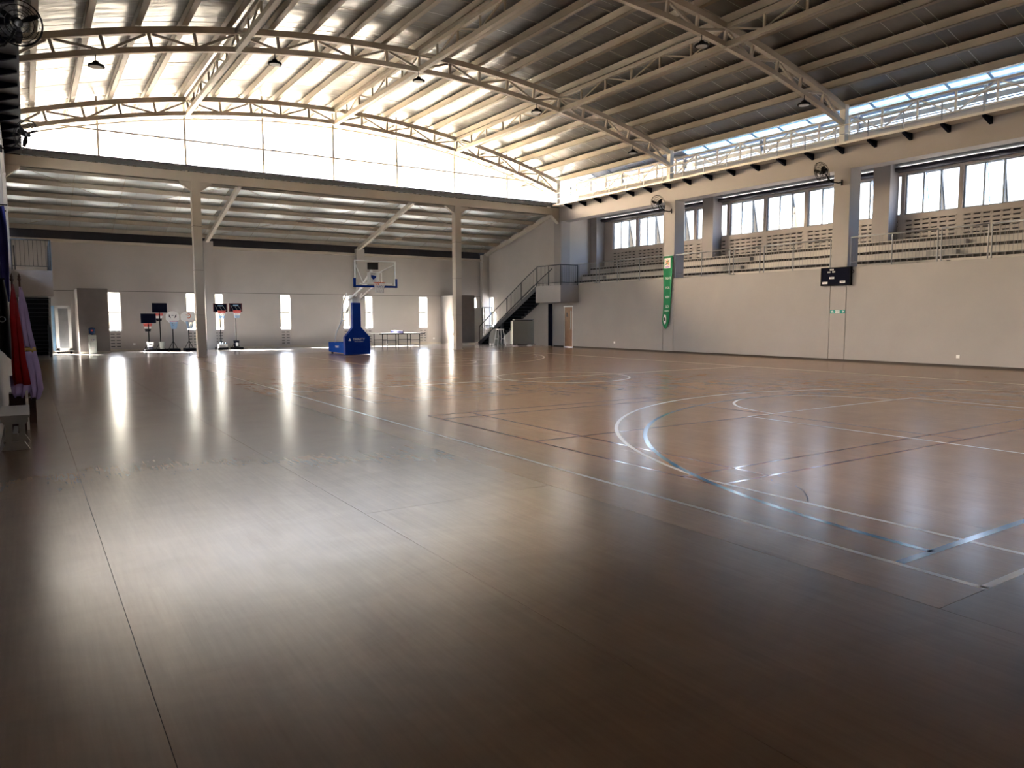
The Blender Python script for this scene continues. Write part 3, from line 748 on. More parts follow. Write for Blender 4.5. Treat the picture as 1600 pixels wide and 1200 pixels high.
# ------------------------------------------------------------------ landings and staircases (right, and its mirror on the left)
def stairs(s):
    mir = (lambda x: x) if s > 0 else (lambda x: 2 * XC - x)
    side = 'right' if s > 0 else 'left'
    def bx(x0, x1, *r): a, b = sorted((mir(x0), mir(x1))); return B(a, b, *r)
    struct(bx(23.48, XR if s > 0 else XR - .001, 31.14, 33.4, 2.42, 3.32), 'slab', 'wall')
    st = empty('staircase', (mir(24.0), 39.5, 0), ('dark steel staircase climbing to the landing above the brown door' if s > 0 else 'dark steel staircase seen from behind under the left landing, by the flags'), 'staircase')
    n = 18; y0, y1, zt = 39.5, 33.4, 3.28
    for k in range(n):
        z = zt * (k + 1) / (n + 1); y = y0 + (y1 - y0) * (k + .5) / n
        bx(23.54, 24.58, y - .17, y + .15, z - .035, z).build('tread', 'dkrail', st)
        bx(23.56, 24.56, y + .13, y + .15, z - .19, z - .035).build('riser', 'black', st)
    for xx in (23.51, 24.62):
        MB().bar((mir(xx), 39.6, .0), (mir(xx), 33.4, 3.2), .05, .22).build('stringer', 'dkrail', st)
    bx(23.48, 23.60, 36.9, 37.02, 0, 1.35).build('support_post', 'dkrail', st)
    # sloping railings
    for xx in (23.52, 24.6):
        P = lambda y, dz: (mir(xx), y, .1 + (39.5 - y) / 6.1 * 3.28 + dz)
        MB().tube([P(39.5, 1.0), P(34.35, 1.0), (mir(xx), 33.4, 4.33)], .024, 8).build('handrail', 'dkrail', st)
        MB().tube([P(39.5, .14), P(33.6, .14)], .014, 6).build('bottom_rail', 'dkrail', st)
        for y in (39.5, 38.0, 36.4, 34.9): MB().tube([P(y, -.1), P(y, 1.0)], .02, 8).build('post', 'dkrail', st)
        mb = MB(); y = 39.4
        while y > 33.6: mb.tube([P(y, .14), P(y, 1.0 if y > 34.35 else .95)], .006, 4); y -= .13
        mb.build('balusters', 'dkrail', st, kind='stuff')
    railing('grey railing across the front of the %s landing' % side, (mir(23.52), 31.2), (mir(24.66), 31.2), 3.32, 4.38, (0, 1), 3.46, 'dkrail')
    railing('grey railing along the open side of the %s landing' % side, (mir(23.52), 31.2), (mir(23.52), 33.35), 3.32, 4.38, (.5, 1), 3.46, 'dkrail')
stairs(1); stairs(-1)
bw = B(.80, .86, 31.25, 31.32, 3.33, 4.4).build('banner_strip', 'ribbon'); tag(bw, 'pale blue vertical strip at the corner of the left landing railing', 'panel')

# ------------------------------------------------------------------ door
dr = empty('door_1', (XR, (DY0 + DY1) / 2, 0), kind='structure')
B(XR + .02, XR + .06, DY0 + .03, DY1 - .03, .01, DZ - .04).build('door_leaf', 'wood', dr)
B(XR - .01, XR + .09, DY0, DY0 + .03, 0, DZ).box(XR - .01, XR + .09, DY1 - .03, DY1, 0, DZ).box(XR - .02, XR + .09, DY0 - .03, DY1 + .03, DZ - .04, DZ + .03).build('door_frame', 'white', dr)
B(XR + .012, XR + .02, DY0 + .12, DY0 + .22, 1.05, 1.98).build('vision_panel', 'offwhite', dr)
B(XR + .012, XR + .02, DY1 - .30, DY1 - .16, 1.66, 1.88).build('sign_plate', 'dkwood', dr)
MB().tube([(XR + .02, DY0 + .08, 1.0), (XR - .04, DY0 + .08, 1.0), (XR - .04, DY0 + .2, 1.0)], .012, 6).build('door_handle', 'galv', dr)
dp = B(24.98, 25.06, 34.0, 34.3, 0, 2.4).box(24.95, 24.99, 33.98, 34.02, 0, 2.4).build('dark_blue_panel', 'navy'); tag(dp, 'tall narrow dark blue panel leaning by the wall left of the brown door', 'panel')  # plain dark blue upright slab

# ------------------------------------------------------------------ lamps
def lamp():
    o = empty('high_bay_lamp', (0, 0, 0), '', 'lamp', 'round high bay lamps under the roof trusses')
    MB().lathe((0, 0, 0), [(.05, .16), (.07, .15), (.10, .09), (.20, .055), (.215, .03), (.215, 0), (.17, -.005)], 20).build('housing', 'black', o, smooth=True)
    MB().lathe((0, 0, 0), [(.168, -.004), (.165, -.012), (.02, -.016)], 20).build('diffuser', 'lens', o)
    MB().tube([(0, 0, .15), (0, 0, .34)], .012, 6).build('hook', 'black', o)
    return o
LP = [(2.02, 24.55, 'round black high bay lamp nearest the left wall fans'), (7.05, 24.55, 'round black high bay lamp left of the middle, second from the left wall'),
      (12.12, 24.55, 'round black high bay lamp at the centre of the long arched truss'), (17.25, 24.55, 'round black high bay lamp fourth from the left wall on the long arched truss'),
      (22.35, 24.55, 'round black high bay lamp nearest the green banner'), (17.3, 16.05, 'round black high bay lamp on the nearest truss, left one of its two'), (22.28, 16.05, 'round black high bay lamp closest to the fan above the scoreboard')]
l0 = lamp()
for i, (x, y, lb) in enumerate(LP):
    o = l0 if i == 0 else copy_tree(l0); o.location = (x, y - .06, arc(x) - .72 - .33); o['label'] = lb

# ------------------------------------------------------------------ wall fans
def fan(rz, yaw):
    """fan facing +X (into the hall), mount at origin on a wall face whose normal is +X; head raised"""
    o = empty('wall_fan', (0, 0, 0), '', 'fan', 'black wall fans high on the columns')
    MB().box(0, .03, -.05, .05, -.12, .08).build('wall_plate', 'black', o)
    MB().tube([(.02, 0, 0), (.12, 0, -.03), (.34, 0, .02), (.48, 0, .16), (.56, 0, .30)], .022, 8).build('bracket_arm', 'black', o)
    ax = Vector((.92 * math.cos(yaw - rz), .92 * math.sin(yaw - rz), -.4)).normalized(); c = Vector((.58, 0, .42)) + ax * .12
    hx = 0
    q = ax.to_track_quat('Z', 'Y').to_matrix().to_4x4(); q.translation = c
    def tr(mb): mb.v = [q @ p for p in mb.v]; return mb
    tr(MB().lathe((0, 0, -.2), [(.05, 0), (.085, .03), (.085, .2), (.05, .24)], 14)).build('motor', 'black', o, smooth=True)
    cg = MB()
    for r, z in ((.37, .06), (.37, .0), (.30, .10), (.22, .12), (.14, .13)): cg.ring((0, 0, z), r, .006 if r < .36 else .009, n=32, m=4)
    for r in (.28, .18): cg.ring((0, 0, -.06), r, .005, n=32, m=4)
    for k in range(18):
        t = 2 * math.pi * k / 18; u = Vector((math.cos(t), math.sin(t), 0))
        cg.tube([u * .06 + Vector((0, 0, .135)), u * .24 + Vector((0, 0, .115)), u * .37 + Vector((0, 0, .05))], .0025, 3)
        if k % 2: cg.tube([u * .09 + Vector((0, 0, -.08)), u * .28 + Vector((0, 0, -.06)), u * .37 + Vector((0, 0, .03))], .0025, 3)
    tr(cg).build('cage', 'black', o)
    for k in range(3):
        t = 2 * math.pi * k / 3 + .5; u, v = Vector((math.cos(t), math.sin(t), 0)), Vector((-math.sin(t), math.cos(t), 0)); zz = Vector((0, 0, 1))
        pts = [u * .05 - v * .02, u * .05 + v * .035, u * .20 + v * .075, u * .33 + v * .055, u * .345 - v * .01, u * .2 - v * .03]
        zs = [.0, .04, .06, .05, .02, .01]
        vs = [p + zz * (h + .02) for p, h in zip(pts, zs)] + [p + zz * (h + .026) for p, h in zip(pts, zs)]
        tr(MB().poly(vs, [(0, 1, 2, 5), (5, 2, 3, 4), (6, 11, 8, 7), (11, 10, 9, 8)] + [(i, (i + 1) % 6, (i + 1) % 6 + 6, i + 6) for i in range(6)])).build('blade', 'black', o)
    tr(MB().lathe((0, 0, .02), [(.055, 0), (.06, .06), (.05, .12), (.02, .125)], 14)).build('hub', 'dkrail', o, smooth=True)
    return o
FN = [(XL, 16.25, 6.35, -.62, -1.35, 'large black wall fan at the top left corner, nearest of the fans'), (XL, 24.55, 6.2, -.5, -.75, 'black wall fan below the nearest one on the left wall, in front of the glazing'),
      (XR, 24.42, 6.42, 1.97, math.pi + .15, 'black wall fan on the column above the green banner'), (XR, 16.05, 6.42, 2.35, 2.75, 'black wall fan on the column above the scoreboard')]
for x, y, z, rz, yaw, lb in FN:
    o = fan(rz, yaw); o.location = (x, y, z); o.rotation_euler = (0, 0, rz); o['label'] = lb

# ------------------------------------------------------------------ scoreboard, sign, banner, sockets
sb = empty('scoreboard', (XR, 16.1, 2.76), 'black wall scoreboard with small white name plates under the gallery rail', 'scoreboard')
B(XR - .10, XR, 15.54, 16.68, 2.76, 3.38).build('case', 'navy', sb)
fr = MB()
for a in ((15.52, 16.70, 2.74, 2.77), (15.52, 16.70, 3.365, 3.395), (15.52, 15.55, 2.74, 3.395), (16.67, 16.70, 2.74, 3.395)): fr.box(XR - .115, XR, *a)
fr.build('frame', 'black', sb)
for y, z, wd, hh, t in ((16.27, 3.315, .15, .05, 'TIMER'), (16.38, 3.23, .11, .045, 'HOME'), (16.19, 3.235, .11, .045, 'GUEST'), (16.26, 3.02, .19, .07, 'TEAM F'), (16.53, 2.845, .21, .075, 'TEAM A'), (15.83, 2.865, .21, .075, 'TEAM B')):
    pl = B(XR - .104, XR - .1, y - wd / 2, y + wd / 2, z - hh / 2, z + hh / 2).build('name_plate', 'white', sb)
    text(t, (XR - .106, y, z), FACE_MX, hh * .75, 'print_d', pl, sx=wd / (hh * .75 * .62 * len(t) + .001) * .8)
MB().ring((XR - .06, 15.48, 3.22), .05, .012, axis='x', n=16).build('buzzer', 'black', sb)
es = empty('exit_sign', (XR, 16.05, 1.74), 'small teal evacuation sign with white centre on the wall strip below the scoreboard', 'sign')
B(XR - .012, XR, 15.75, 16.34, 1.735, 1.865).build('plate', 'teal', es)
B(XR - .014, XR - .012, 15.96, 16.14, 1.75, 1.85).build('white_field', 'white', es)
text('EXIT', (XR - .016, 16.05, 1.80), FACE_MX, .075, 'teal', es)
for y, s in ((16.31, 1), (15.78, -1)):
    MB().prism([(y - s * .0, 1.80), (y - s * .06, 1.845), (y - s * .06, 1.755)], 'x', XR - .015, XR - .012).build('arrow', 'white', es)
MB().prism([(16.20, 1.755), (16.22, 1.76), (16.235, 1.79), (16.255, 1.76), (16.27, 1.765), (16.245, 1.80), (16.245, 1.825), (16.215, 1.83), (16.2, 1.80)], 'x', XR - .015, XR - .012).build('running_figure', 'white', es)
bn = empty('banner', (XR - .05, 24.5, 1.1), 'long green hanging banner with white words, on the gallery column', 'banner')
prof = [(24.83, 24.26, 4.40), (24.83, 24.27, 3.6), (24.82, 24.30, 3.1), (24.82, 24.34, 2.5), (24.83, 24.40, 1.9), (24.86, 24.44, 1.42), (24.80, 24.50, 1.25), (24.66, 24.60, 1.08)]
cl = MB(); N = 8; rows = []
zz = []
for i in range(len(prof) - 1):
    for j in range(4): t = j / 4; zz.append(tuple(prof[i][c] * (1 - t) + prof[i + 1][c] * t for c in range(3)))
zz.append(prof[-1])
vs = []
for (ya, yb_, z) in zz:
    for j in range(N + 1):
        t = j / N; vs.append((XR - .05 - .02 * math.sin(t * 7 + z * 2) - .02 * (4.4 - z) / 3.3, ya + (yb_ - ya) * t, z))
fs = [(i * (N + 1) + j, i * (N + 1) + j + 1, (i + 1) * (N + 1) + j + 1, (i + 1) * (N + 1) + j) for i in range(len(zz) - 1) for j in range(N)]
vs2 = [(x_ + .004, y, z) for x_, y, z in vs]; nv = len(vs)
cl.poly(vs + vs2, fs + [tuple(i + nv for i in reversed(f)) for f in fs]).build('cloth', 'green', bn, smooth=True)
MB().tube([(XR - .06, 24.9, 4.41), (XR - .06, 24.2, 4.41)], .015, 6).build('hanging_rod', 'galv', bn)
px_ = XR - .095
pc = B(px_ - .001, px_, 24.36, 24.74, 3.84, 4.30).build('white_patch', 'white', bn)
for k in range(8):
    t = 2 * math.pi * k / 8; c_ = (24.55, 4.10)
    pts = [(c_[0] + .03 * math.cos(t - .6), c_[1] + .03 * math.sin(t - .6)), (c_[0] + .13 * math.cos(t - .18), c_[1] + .14 * math.sin(t - .18)), (c_[0] + .15 * math.cos(t + .18), c_[1] + .15 * math.sin(t + .18)), (c_[0] + .03 * math.cos(t + .6), c_[1] + .03 * math.sin(t + .6))]
    MB().prism(pts, 'x', px_ - .004, px_ - .001).build('petal', ('yellow', 'orange', 'yellow', 'green')[k % 4], pc)
B(px_ - .003, px_ - .001, 24.42, 24.68, 3.88, 3.92).build('violet_strip', 'violet', pc)
for t, y, z, sz in (('FIGHT', 24.47, 3.38, .15), ('FOR', 24.48, 2.95, .16), ('WIN', 24.49, 2.52, .16), ('GO', 24.50, 2.10, .16), ('GREEN', 24.53, 1.90, .10)):
    text(t, (px_ - .035, y, z), FACE_MX, sz, 'white', bn, sx=.85)
em = MB().lathe((0, 0, 0), [(.001, 0), (.12, 0), (.12, .003), (.001, .003)], 20); em.v = [Vector((XR - .125 - p.z, 24.63 + p.x * .75, 1.52 + p.y * 1.9)) for p in em.v]
e_ = em.build('round_emblem', 'white', bn); MB().prism([(24.57, 1.46), (24.67, 1.43), (24.69, 1.55), (24.64, 1.62), (24.59, 1.58)], 'x', XR - .135, XR - .129).build('dark_mark', 'print_d', e_)
for y, z, lb in ((11.81, .34, 'small white wall socket low on the right wall, nearest the camera'), (28.25, .36, 'small white wall socket low on the right wall between door and green banner')):
    so_ = B(XR - .012, XR, y - .05, y + .05, z - .05, z + .05).box(XR - .018, XR - .01, y - .03, y + .03, z - .03, z + .03).build('wall_socket', 'white'); tag(so_, lb, 'socket')
for x_, lb in ((21.2, 'small white wall socket on the far wall right of the table tennis table'), (4.45, 'small white wall socket on the far wall left of the small hoops')):
    so_ = B(x_ - .05, x_ + .05, YW - .012, YW, .30, .40).box(x_ - .03, x_ + .03, YW - .018, YW - .01, .32, .38).build('wall_socket', 'white'); tag(so_, lb, 'socket')

# ------------------------------------------------------------------ competition basketball stand
HX, HY = 12.16, 28.8
bs = empty('basketball_stand', (HX, 31.0, 0), 'large blue padded portable basketball stand with clear backboard', 'basketball hoop')
B(11.60, 12.72, 31.12, 33.1, .08, .52).build('base_box', 'blue2', bs)
B(11.58, 12.74, 30.92, 31.14, .02, .50).build('front_base_pad', 'blue', bs)
MB().prism([(11.58, .50), (12.74, .50), (12.74, .78), (12.33, 1.22), (12.33, 2.28), (11.97, 2.28), (11.97, 1.22), (11.58, .78)], 'y', 30.94, 31.16).build('mast_pad', 'blue', bs)
lt = text('TRINITY', (HX + .06, 30.935, .68), FACE_MY, .15, 'white', bs); text('SPORTS EQUIPMENT', (HX + .06, 30.935, .58), FACE_MY, .045, 'white', bs)
MB().prism([(HX - .42, .62), (HX - .30, .62), (HX - .36, .74)], 'y', 30.93, 30.936).build('triangle_mark', 'white', bs)
text('TRINITY', (11.597, 32.0, .33), FACE_MX, .13, 'white', bs)
B(11.99, 12.31, 31.1, 31.45, .5, 2.35).build('mast', 'white', bs); B(11.98, 12.33, 31.0, 31.4, 2.28, 2.62).build('mast_head', 'white', bs)
for xx in (11.93, 12.39):
    MB().bar((xx, 31.35, 2.4), (xx, 28.95, 3.12), .05, .08).build('arm', 'white', bs); 
MB().bar((HX, 32.2, 1.9), (HX, 29.2, 3.6), .07, .09).build('upper_arm', 'white', bs)
for xx in (11.8, 12.5):
    MB().tube([(xx, 32.85, .5), (xx, 32.6, .95), (xx, 31.9, 1.5), (xx, 31.75, 2.2), (xx, 31.2, 2.7)], .032, 8).build('brace_tube', 'white', bs)
    MB().tube([(xx, 31.9, 1.5), (xx, 31.4, 1.5)], .025, 6).build('brace_tube', 'white', bs)
for xx in (11.7, 12.62):
    MB().lathe((xx, 32.9, .0), [(.03, 0), (.05, .01), (.05, .09), (.03, .1)], 10).build('caster', 'black', bs)
B(11.27, 13.07, HY, HY + .02, 2.93, 3.95).build('backboard', 'board', bs)
fb = MB(); 
fb.box(11.25, 11.30, HY - .015, HY + .05, 2.9, 3.96).box(13.02, 13.07, HY - .015, HY + .05, 2.9, 3.96).box(11.25, 13.07, HY - .015, HY + .05, 3.93, 3.97).box(11.25, 13.07, HY + .0, HY + .05, 2.9, 2.95)
fb.build('board_frame', 'white', bs)
B(11.20, 13.12, HY - .03, HY + .06, 2.87, 2.95).box(11.20, 11.29, HY - .03, HY + .06, 2.87, 3.24).box(13.03, 13.12, HY - .03, HY + .06, 2.87, 3.24).build('edge_padding', 'blue', bs)
tgt = MB(); 
for a in ((11.865, 11.905, 3.05, 3.50), (12.415, 12.455, 3.05, 3.50), (11.865, 12.455, 3.46, 3.50), (11.865, 12.455, 3.05, 3.09)): tgt.box(a[0], a[1], HY - .004, HY, a[2], a[3])
tgt.build('target_square', 'white', bs)
sgn = B(11.90, 12.42, HY + .25, HY + .27, 3.06, 3.50).build('sign_board', 'white', bs)
MB().prism([(12.06, 3.40), (12.30, 3.36), (12.27, 3.29), (12.17, 3.20), (12.07, 3.29)], 'y', HY + .238, HY + .25).build('blue_emblem', 'blue', sgn)
text('RAIDERS', (12.17, HY + .24, 3.44), FACE_MY, .06, 'print_d', sgn); text('TEAM', (12.17, HY + .24, 3.14), FACE_MY, .05, 'print_d', sgn)
B(11.93, 12.37, HY + .2, HY + .3, 3.62, 3.90).build('shot_clock', 'black', bs)
for a, b in (((11.30, HY + .05, 3.82), (11.8, HY + .5, 3.1)), ((13.0, HY + .05, 3.82), (12.4, HY + .5, 3.46))): MB().bar(a, b, .035).build('board_brace', 'white', bs)
B(11.5, 12.9, HY + .04, HY + .1, 3.0, 3.05).build('lower_brace', 'white', bs)
rim = MB().ring((HX, HY - .38, 3.05), .23, .012, n=28, m=6); rim.build('rim', 'orange', bs)
B(HX - .09, HX + .09, HY - .15, HY - .005, 2.97, 3.06).build('rim_mount', 'orange', bs)
nt_ = MB()
for k in range(12):
    for d in (1, -1):
        pts = []
        for j in range(5):
            t = 2 * math.pi * (k + d * j * .5) / 12; r = .225 - .03 * j + .004 * j * j
            pts.append((HX + r * math.cos(t), HY - .38 + r * math.sin(t), 3.04 - .1 * j))
        nt_.tube(pts, .008, 4)
nt_.build('net', 'net', bs)

# ------------------------------------------------------------------ small portable hoops by the far wall
def small_hoop(x, y, ztop, zbot, wd, style, label, base_m='black', flip=1):
    o = empty('portable_hoop', (x, y, 0), label, 'basketball hoop', 'small portable hoops by the far wall')
    B(x - .25, x + .25, y - .48, y + .3, 0.0, .12).build('base', base_m, o)
    MB().tube([(x, y + .02, .1), (x, y + .02, zbot + .2)], .025, 8).build('pole', 'black', o)
    for s in (-1, 1): MB().tube([(x + s * .2, y + .1, .1), (x, y + .02, .5)], .014, 6).build('stay', 'black', o)
    h = ztop - zbot; yb_ = y - .1
    if style in ('dark', 'red'):
        b = B(x - wd / 2, x + wd / 2, yb_, yb_ + .03, zbot, ztop).build('backboard', 'navy', o)
        if style == 'red':
            mb = MB()
            for a in ((-wd / 2, wd / 2, zbot, zbot + .03), (-wd / 2, wd / 2, ztop - .03, ztop), (-wd / 2, -wd / 2 + .05, zbot, ztop), (wd / 2 - .05, wd / 2, zbot, ztop)): mb.box(x + a[0], x + a[1], yb_ - .004, yb_, a[2], a[3])
            mb.build('red_border', mat('dark_red', (.10, .012, .015), .5), b)
            mb = MB(); 
            for (xa, za, xb, zb) in ((-.24, .34, -.12, .06), (-.14, .30, .14, .30), (.12, .32, .28, .08), (-.02, .26, .1, .06)): mb.bar((x + xa, yb_ - .004, zbot + za), (x + xb, yb_ - .004, zbot + zb), .012)
            mb.build('net_graphic', 'offwhite', b)
            B(x - .12, x + .14, yb_ - .006, yb_ - .001, zbot + .3, zbot + .36).build('blue_graphic', 'ribbon', b)
    else:
        n = 10; pts = [(x + wd / 2, zbot + h * .25), (x + wd / 2, zbot + h * .62)] + [(x + wd / 2 * math.cos(t), zbot + h * .62 + h * .38 * math.sin(t)) for t in [math.pi * k / n for k in range(1, n)]] + [(x - wd / 2, zbot + h * .62), (x - wd / 2, zbot + h * .25), (x - wd * .28, zbot), (x + wd * .28, zbot)]
        b = MB().prism(pts, 'y', yb_, yb_ + .03).build('backboard', 'white', o)
        if style == 'laurel':
            for s in (-1, 1):
                MB().prism([(x + s * .08, zbot + .2), (x + s * .17, zbot + .28), (x + s * .17, zbot + .42), (x + s * .12, zbot + .34)], 'y', yb_ - .005, yb_).build('leaf_mark', 'print_d', b)
            B(x - .05, x + .05, yb_ - .004, yb_, zbot + .32, zbot + .38).build('centre_mark', 'galv', b)
        else:
            mb = MB()
            for k in range(14):
                t0, t1 = [math.radians(-120 + 230 * q / 14) for q in (k, k + 1)]
                mb.prism([(x + .12 * math.cos(t0), zbot + .31 + .12 * math.sin(t0)), (x + .12 * math.cos(t1), zbot + .31 + .12 * math.sin(t1)), (x + .085 * math.cos(t1), zbot + .31 + .085 * math.sin(t1)), (x + .085 * math.cos(t0), zbot + .31 + .085 * math.sin(t0))], 'y', yb_ - .005, yb_)
            mb.bar((x - .12, yb_ - .003, zbot + .37), (x + .03, yb_ - .003, zbot + .33), .03, .006, up=(0, 1, 0)); mb.build('round_mark', 'orange', b)
    rz = zbot - (.03 if style in ('dark',) else -.06)
    rx = x + {'dark': -.12, 'laurel': .1, 'round': -.06, 'red': .02}[style] * 0
    ry = yb_ - .28 if flip > 0 else yb_ + .36
    MB().ring((rx, ry, rz), .19, .012, n=20).build('rim', 'pink', o)
    MB().bar((rx, yb_ + (.0 if flip > 0 else .03), rz), (rx, ry + (.18 if flip > 0 else -.18), rz), .1, .03).build('rim_mount', 'pink', o)
    nm = MB()
    cols = {'dark': ['pink', 'white', 'navy'], 'red': ['pink', 'white', 'ribbon']}.get(style, ['ribbon'])
    for ci, cm in enumerate(cols):
        nm = MB(); nb = len(cols)
        for k in range(10):
            for d in (1, -1):
                pts = []
                for j in range(3):
                    u = (ci + j / 2) / nb; t = 2 * math.pi * (k + d * j * .5) / 10; r = .185 - .08 * u
                    pts.append((rx + r * math.cos(t), ry + r * math.sin(t), rz - .38 * u))
                nm.tube(pts, .012, 4)
        nm.build('net', cm, o)
SY = 40.35
small_hoop(5.02, SY, 1.86, 1.39, .68, 'dark', 'small hoop with low dark backboard, white printed bucket on its base', flip=-1)
small_hoop(5.55, SY + .05, 2.38, 1.91, .68, 'dark', 'small hoop with the taller plain dark backboard, plain white bucket on its base', flip=-1)
small_hoop(6.12, SY, 1.98, 1.42, .62, 'laurel', 'small hoop with white rounded backboard bearing two dark leaf marks')
small_hoop(6.86, SY, 1.97, 1.43, .72, 'round', 'small hoop with white rounded backboard bearing a round red mark')
small_hoop(8.40, SY, 2.38, 1.94, .70, 'red', 'small hoop with red-edged dark backboard in front of a slit window')
small_hoop(9.16, SY, 2.40, 1.96, .66, 'red', 'small hoop with red-edged dark backboard and red white blue net')
def bucket(x, y, m, label, mark=None):
    o = empty('bucket', (x, y, .12), label, 'bucket', 'buckets weighing down the hoops')
    MB().lathe((x, y, .12), [(.115, 0), (.15, .33), (.158, .33), (.158, .35), (.145, .35), (.14, .33), (.105, .02)], 16).build('body', m, o, smooth=False)
    MB().tube([(x - .155, y, .45), (x - .13, y - .08, .33), (x, y - .155, .28), (x + .13, y - .08, .33), (x + .155, y, .45)], .005, 5).build('handle', 'galv', o)
    if mark == 'dark':
        B(x - .08, x + .08, y - .152, y - .125, .33, .36).build('print', 'print_d', o)
        MB().lathe((x, y, .14), [(.121, 0), (.13, .1), (.131, .1), (.122, 0)], 16).build('print_band', 'print_d', o)
    if mark == 'light': B(x - .05, x + .06, y - .15, y - .12, .18, .36).build('print', 'white', o)
bucket(5.03, SY - .3, 'white', 'white bucket with dark print standing on the leftmost hoop base', 'dark')
bucket(5.56, SY - .26, 'offwhite', 'plain white bucket standing on the second hoop base')
bucket(9.09, SY - .3, 'navy', 'dark blue bucket with pale print on the rightmost hoop base', 'light')
tn = empty('bottle_crate', (8.42, SY - .16, .12), 'grey crate of bottles on the base of the hoop in front of the slit window', 'crate')
B(8.2, 8.66, SY - .44, SY - .18, .12, .16).box(8.2, 8.66, SY - .44, SY - .42, .16, .3).box(8.2, 8.22, SY - .44, SY - .18, .16, .3).box(8.64, 8.66, SY - .44, SY - .18, .16, .3).build('crate_body', 'conc', tn)
for k in range(3): MB().lathe((8.3 + .13 * k, SY - .3, .16), [(.035, 0), (.04, .16), (.015, .22), (.015, .25)], 10).build('bottle', 'ribbon', tn)

# ------------------------------------------------------------------ table tennis table
tt = empty('table_tennis_table', (17.6, 38.6, 0), 'folded-out table tennis table standing by the far wall behind the blue stand', 'table')
TX0, TX1, TY0, TY1 = 16.2, 18.98, 38.0, 39.5
B(TX0, (TX0 + TX1) / 2 - .01, TY0, TY1, .735, .76).build('table_half', 'offwhite', tt); B((TX0 + TX1) / 2 + .01, TX1, TY0, TY1, .735, .76).build('table_half', 'offwhite', tt)
B(TX0, TX1, TY0 - .01, TY0 + .01, .70, .76).build('apron', 'black', tt)
for xx in (16.45, 17.25, 17.95, 18.72):
    for yy in (TY0 + .15, TY1 - .15): MB().bar((xx, yy, .0), (xx, yy, .735), .035).build('leg', 'black', tt)
    MB().bar((xx, TY0 + .15, .08), (xx, TY1 - .15, .08), .03).build('foot_bar', 'black', tt)
for xa, xb in ((16.45, 17.25), (17.95, 18.72)):
    for yy in (TY0 + .15, TY1 - .15): MB().bar((xa, yy, .38), (xb, yy, .38), .03).build('cross_bar', 'navy', tt)
xm = (TX0 + TX1) / 2
ng = empty('table_tennis_net', (xm, 38.7, .76), 'low net with white tape across the table tennis table', 'net')
B(xm - .004, xm + .004, TY0 - .1, TY1 + .1, .765, .892).build('mesh', 'navy_cloth', ng); B(xm - .006, xm + .006, TY0 - .1, TY1 + .1, .892, .91).build('tape', 'white', ng)
for yy in (TY0 - .1, TY1 + .1): B(xm - .015, xm + .015, yy - .015, yy + .015, .72, .92).build('net_post', 'black', ng)

# ------------------------------------------------------------------ things under the right staircase
wc = empty('white_cabinet', (23.3, 34.6, 0), 'large pale grey panel case on white feet in front of the right staircase', 'case')
B(22.62, 24.10, 34.45, 34.62, .13, 1.44).build('body', 'offwhite', wc)
B(22.62, 22.66, 34.42, 34.45, .13, 1.44).build('edge_strip', 'white', wc)
B(22.82, 24.12, 34.5, 34.72, 1.47, 1.53).build('lid', 'rail', wc); B(22.95, 24.05, 34.52, 34.62, 1.44, 1.47).build('lid_gap', 'black', wc)
for xx in (22.9, 23.85):
    for yy in (34.54,): MB().lathe((xx, yy, 0), [(.16, 0), (.17, .02), (.12, .1), (.06, .13)], 14).build('foot', 'white', wc)
B(22.66, 24.2, 34.44, 34.75, .10, .13).build('pallet', 'black', wc)
sl_ = empty('stool', (22.95, 36.3, 0), 'white-legged metal stool under the right staircase, left of the pale grey case', 'stool')
B(22.76, 23.14, 36.1, 36.45, .93, .97).build('seat', 'white', sl_)
for sx in (-1, 1):
    for sy in (-1, 1): MB().tube([(22.95 + sx * .15, 36.27 + sy * .13, .93), (22.95 + sx * .28, 36.27 + sy * .22, 0)], .018, 6).build('leg', 'white', sl_)
for sx in (-1, 1): MB().tube([(22.95 + sx * .22, 36.09, .4), (22.95 + sx * .22, 36.45, .4)], .012, 6).build('rung', 'white', sl_)
bg_ = MB().lathe((23.35, 37.5, 0), [(.25, 0), (.34, .08), (.32, .5), (.22, .8), (.06, .95)], 12).build('equipment_sack', 'conc', smooth=True); tag(bg_, 'grey equipment sack slumped under the right staircase', 'bag')
for i, (x_, y_, z_) in enumerate(((22.75, 37.0, .06), (23.0, 37.05, .07), (22.92, 36.95, .06))):
    bb = MB(); R_ = .065
    bb.lathe((x_, y_, R_ - .065 + .065), [(R_ * math.sin(t), -R_ * math.cos(t)) for t in [.05 + (math.pi - .1) * q / 8 for q in range(9)]], 12)
    tag(bb.build('ball', 'white', smooth=True), ['small white ball under the staircase, left of the stool legs', 'small white ball under the staircase, by the support post', 'small white ball under the staircase, between two others'][i], 'ball')
rk = empty('slatted_rack', (23.6, 40.2, 0), 'pale slatted rack standing beside the foot of the right staircase', 'rack')
for z in [.1 + .155 * k for k in range(14)]: B(23.22, 24.0, 39.95, 39.98, z, z + .11).build('slat', 'white', rk)
B(23.2, 24.0, 39.985, 39.99, .1, 2.25).build('back_panel', 'white', rk)
for xx in (23.2, 24.0): B(xx - .03, xx + .03, 39.93, 40.0, 0, 2.3).build('upright', 'rail', rk)
wf2 = empty('metal_goal', (24.5, 40.3, 0), 'pale blue-white metal rack behind the staircase railing by the side window', 'rack')
for xx in (24.25, 24.8): B(xx - .03, xx + .03, 40.1, 40.16, 0, 2.3).build('upright', 'white', wf2)
B(24.22, 24.83, 40.1, 40.16, 2.25, 2.3).build('top_bar', 'white', wf2); B(24.22, 24.83, 40.1, 40.16, 1.1, 1.15).build('cross_bar', 'white', wf2)

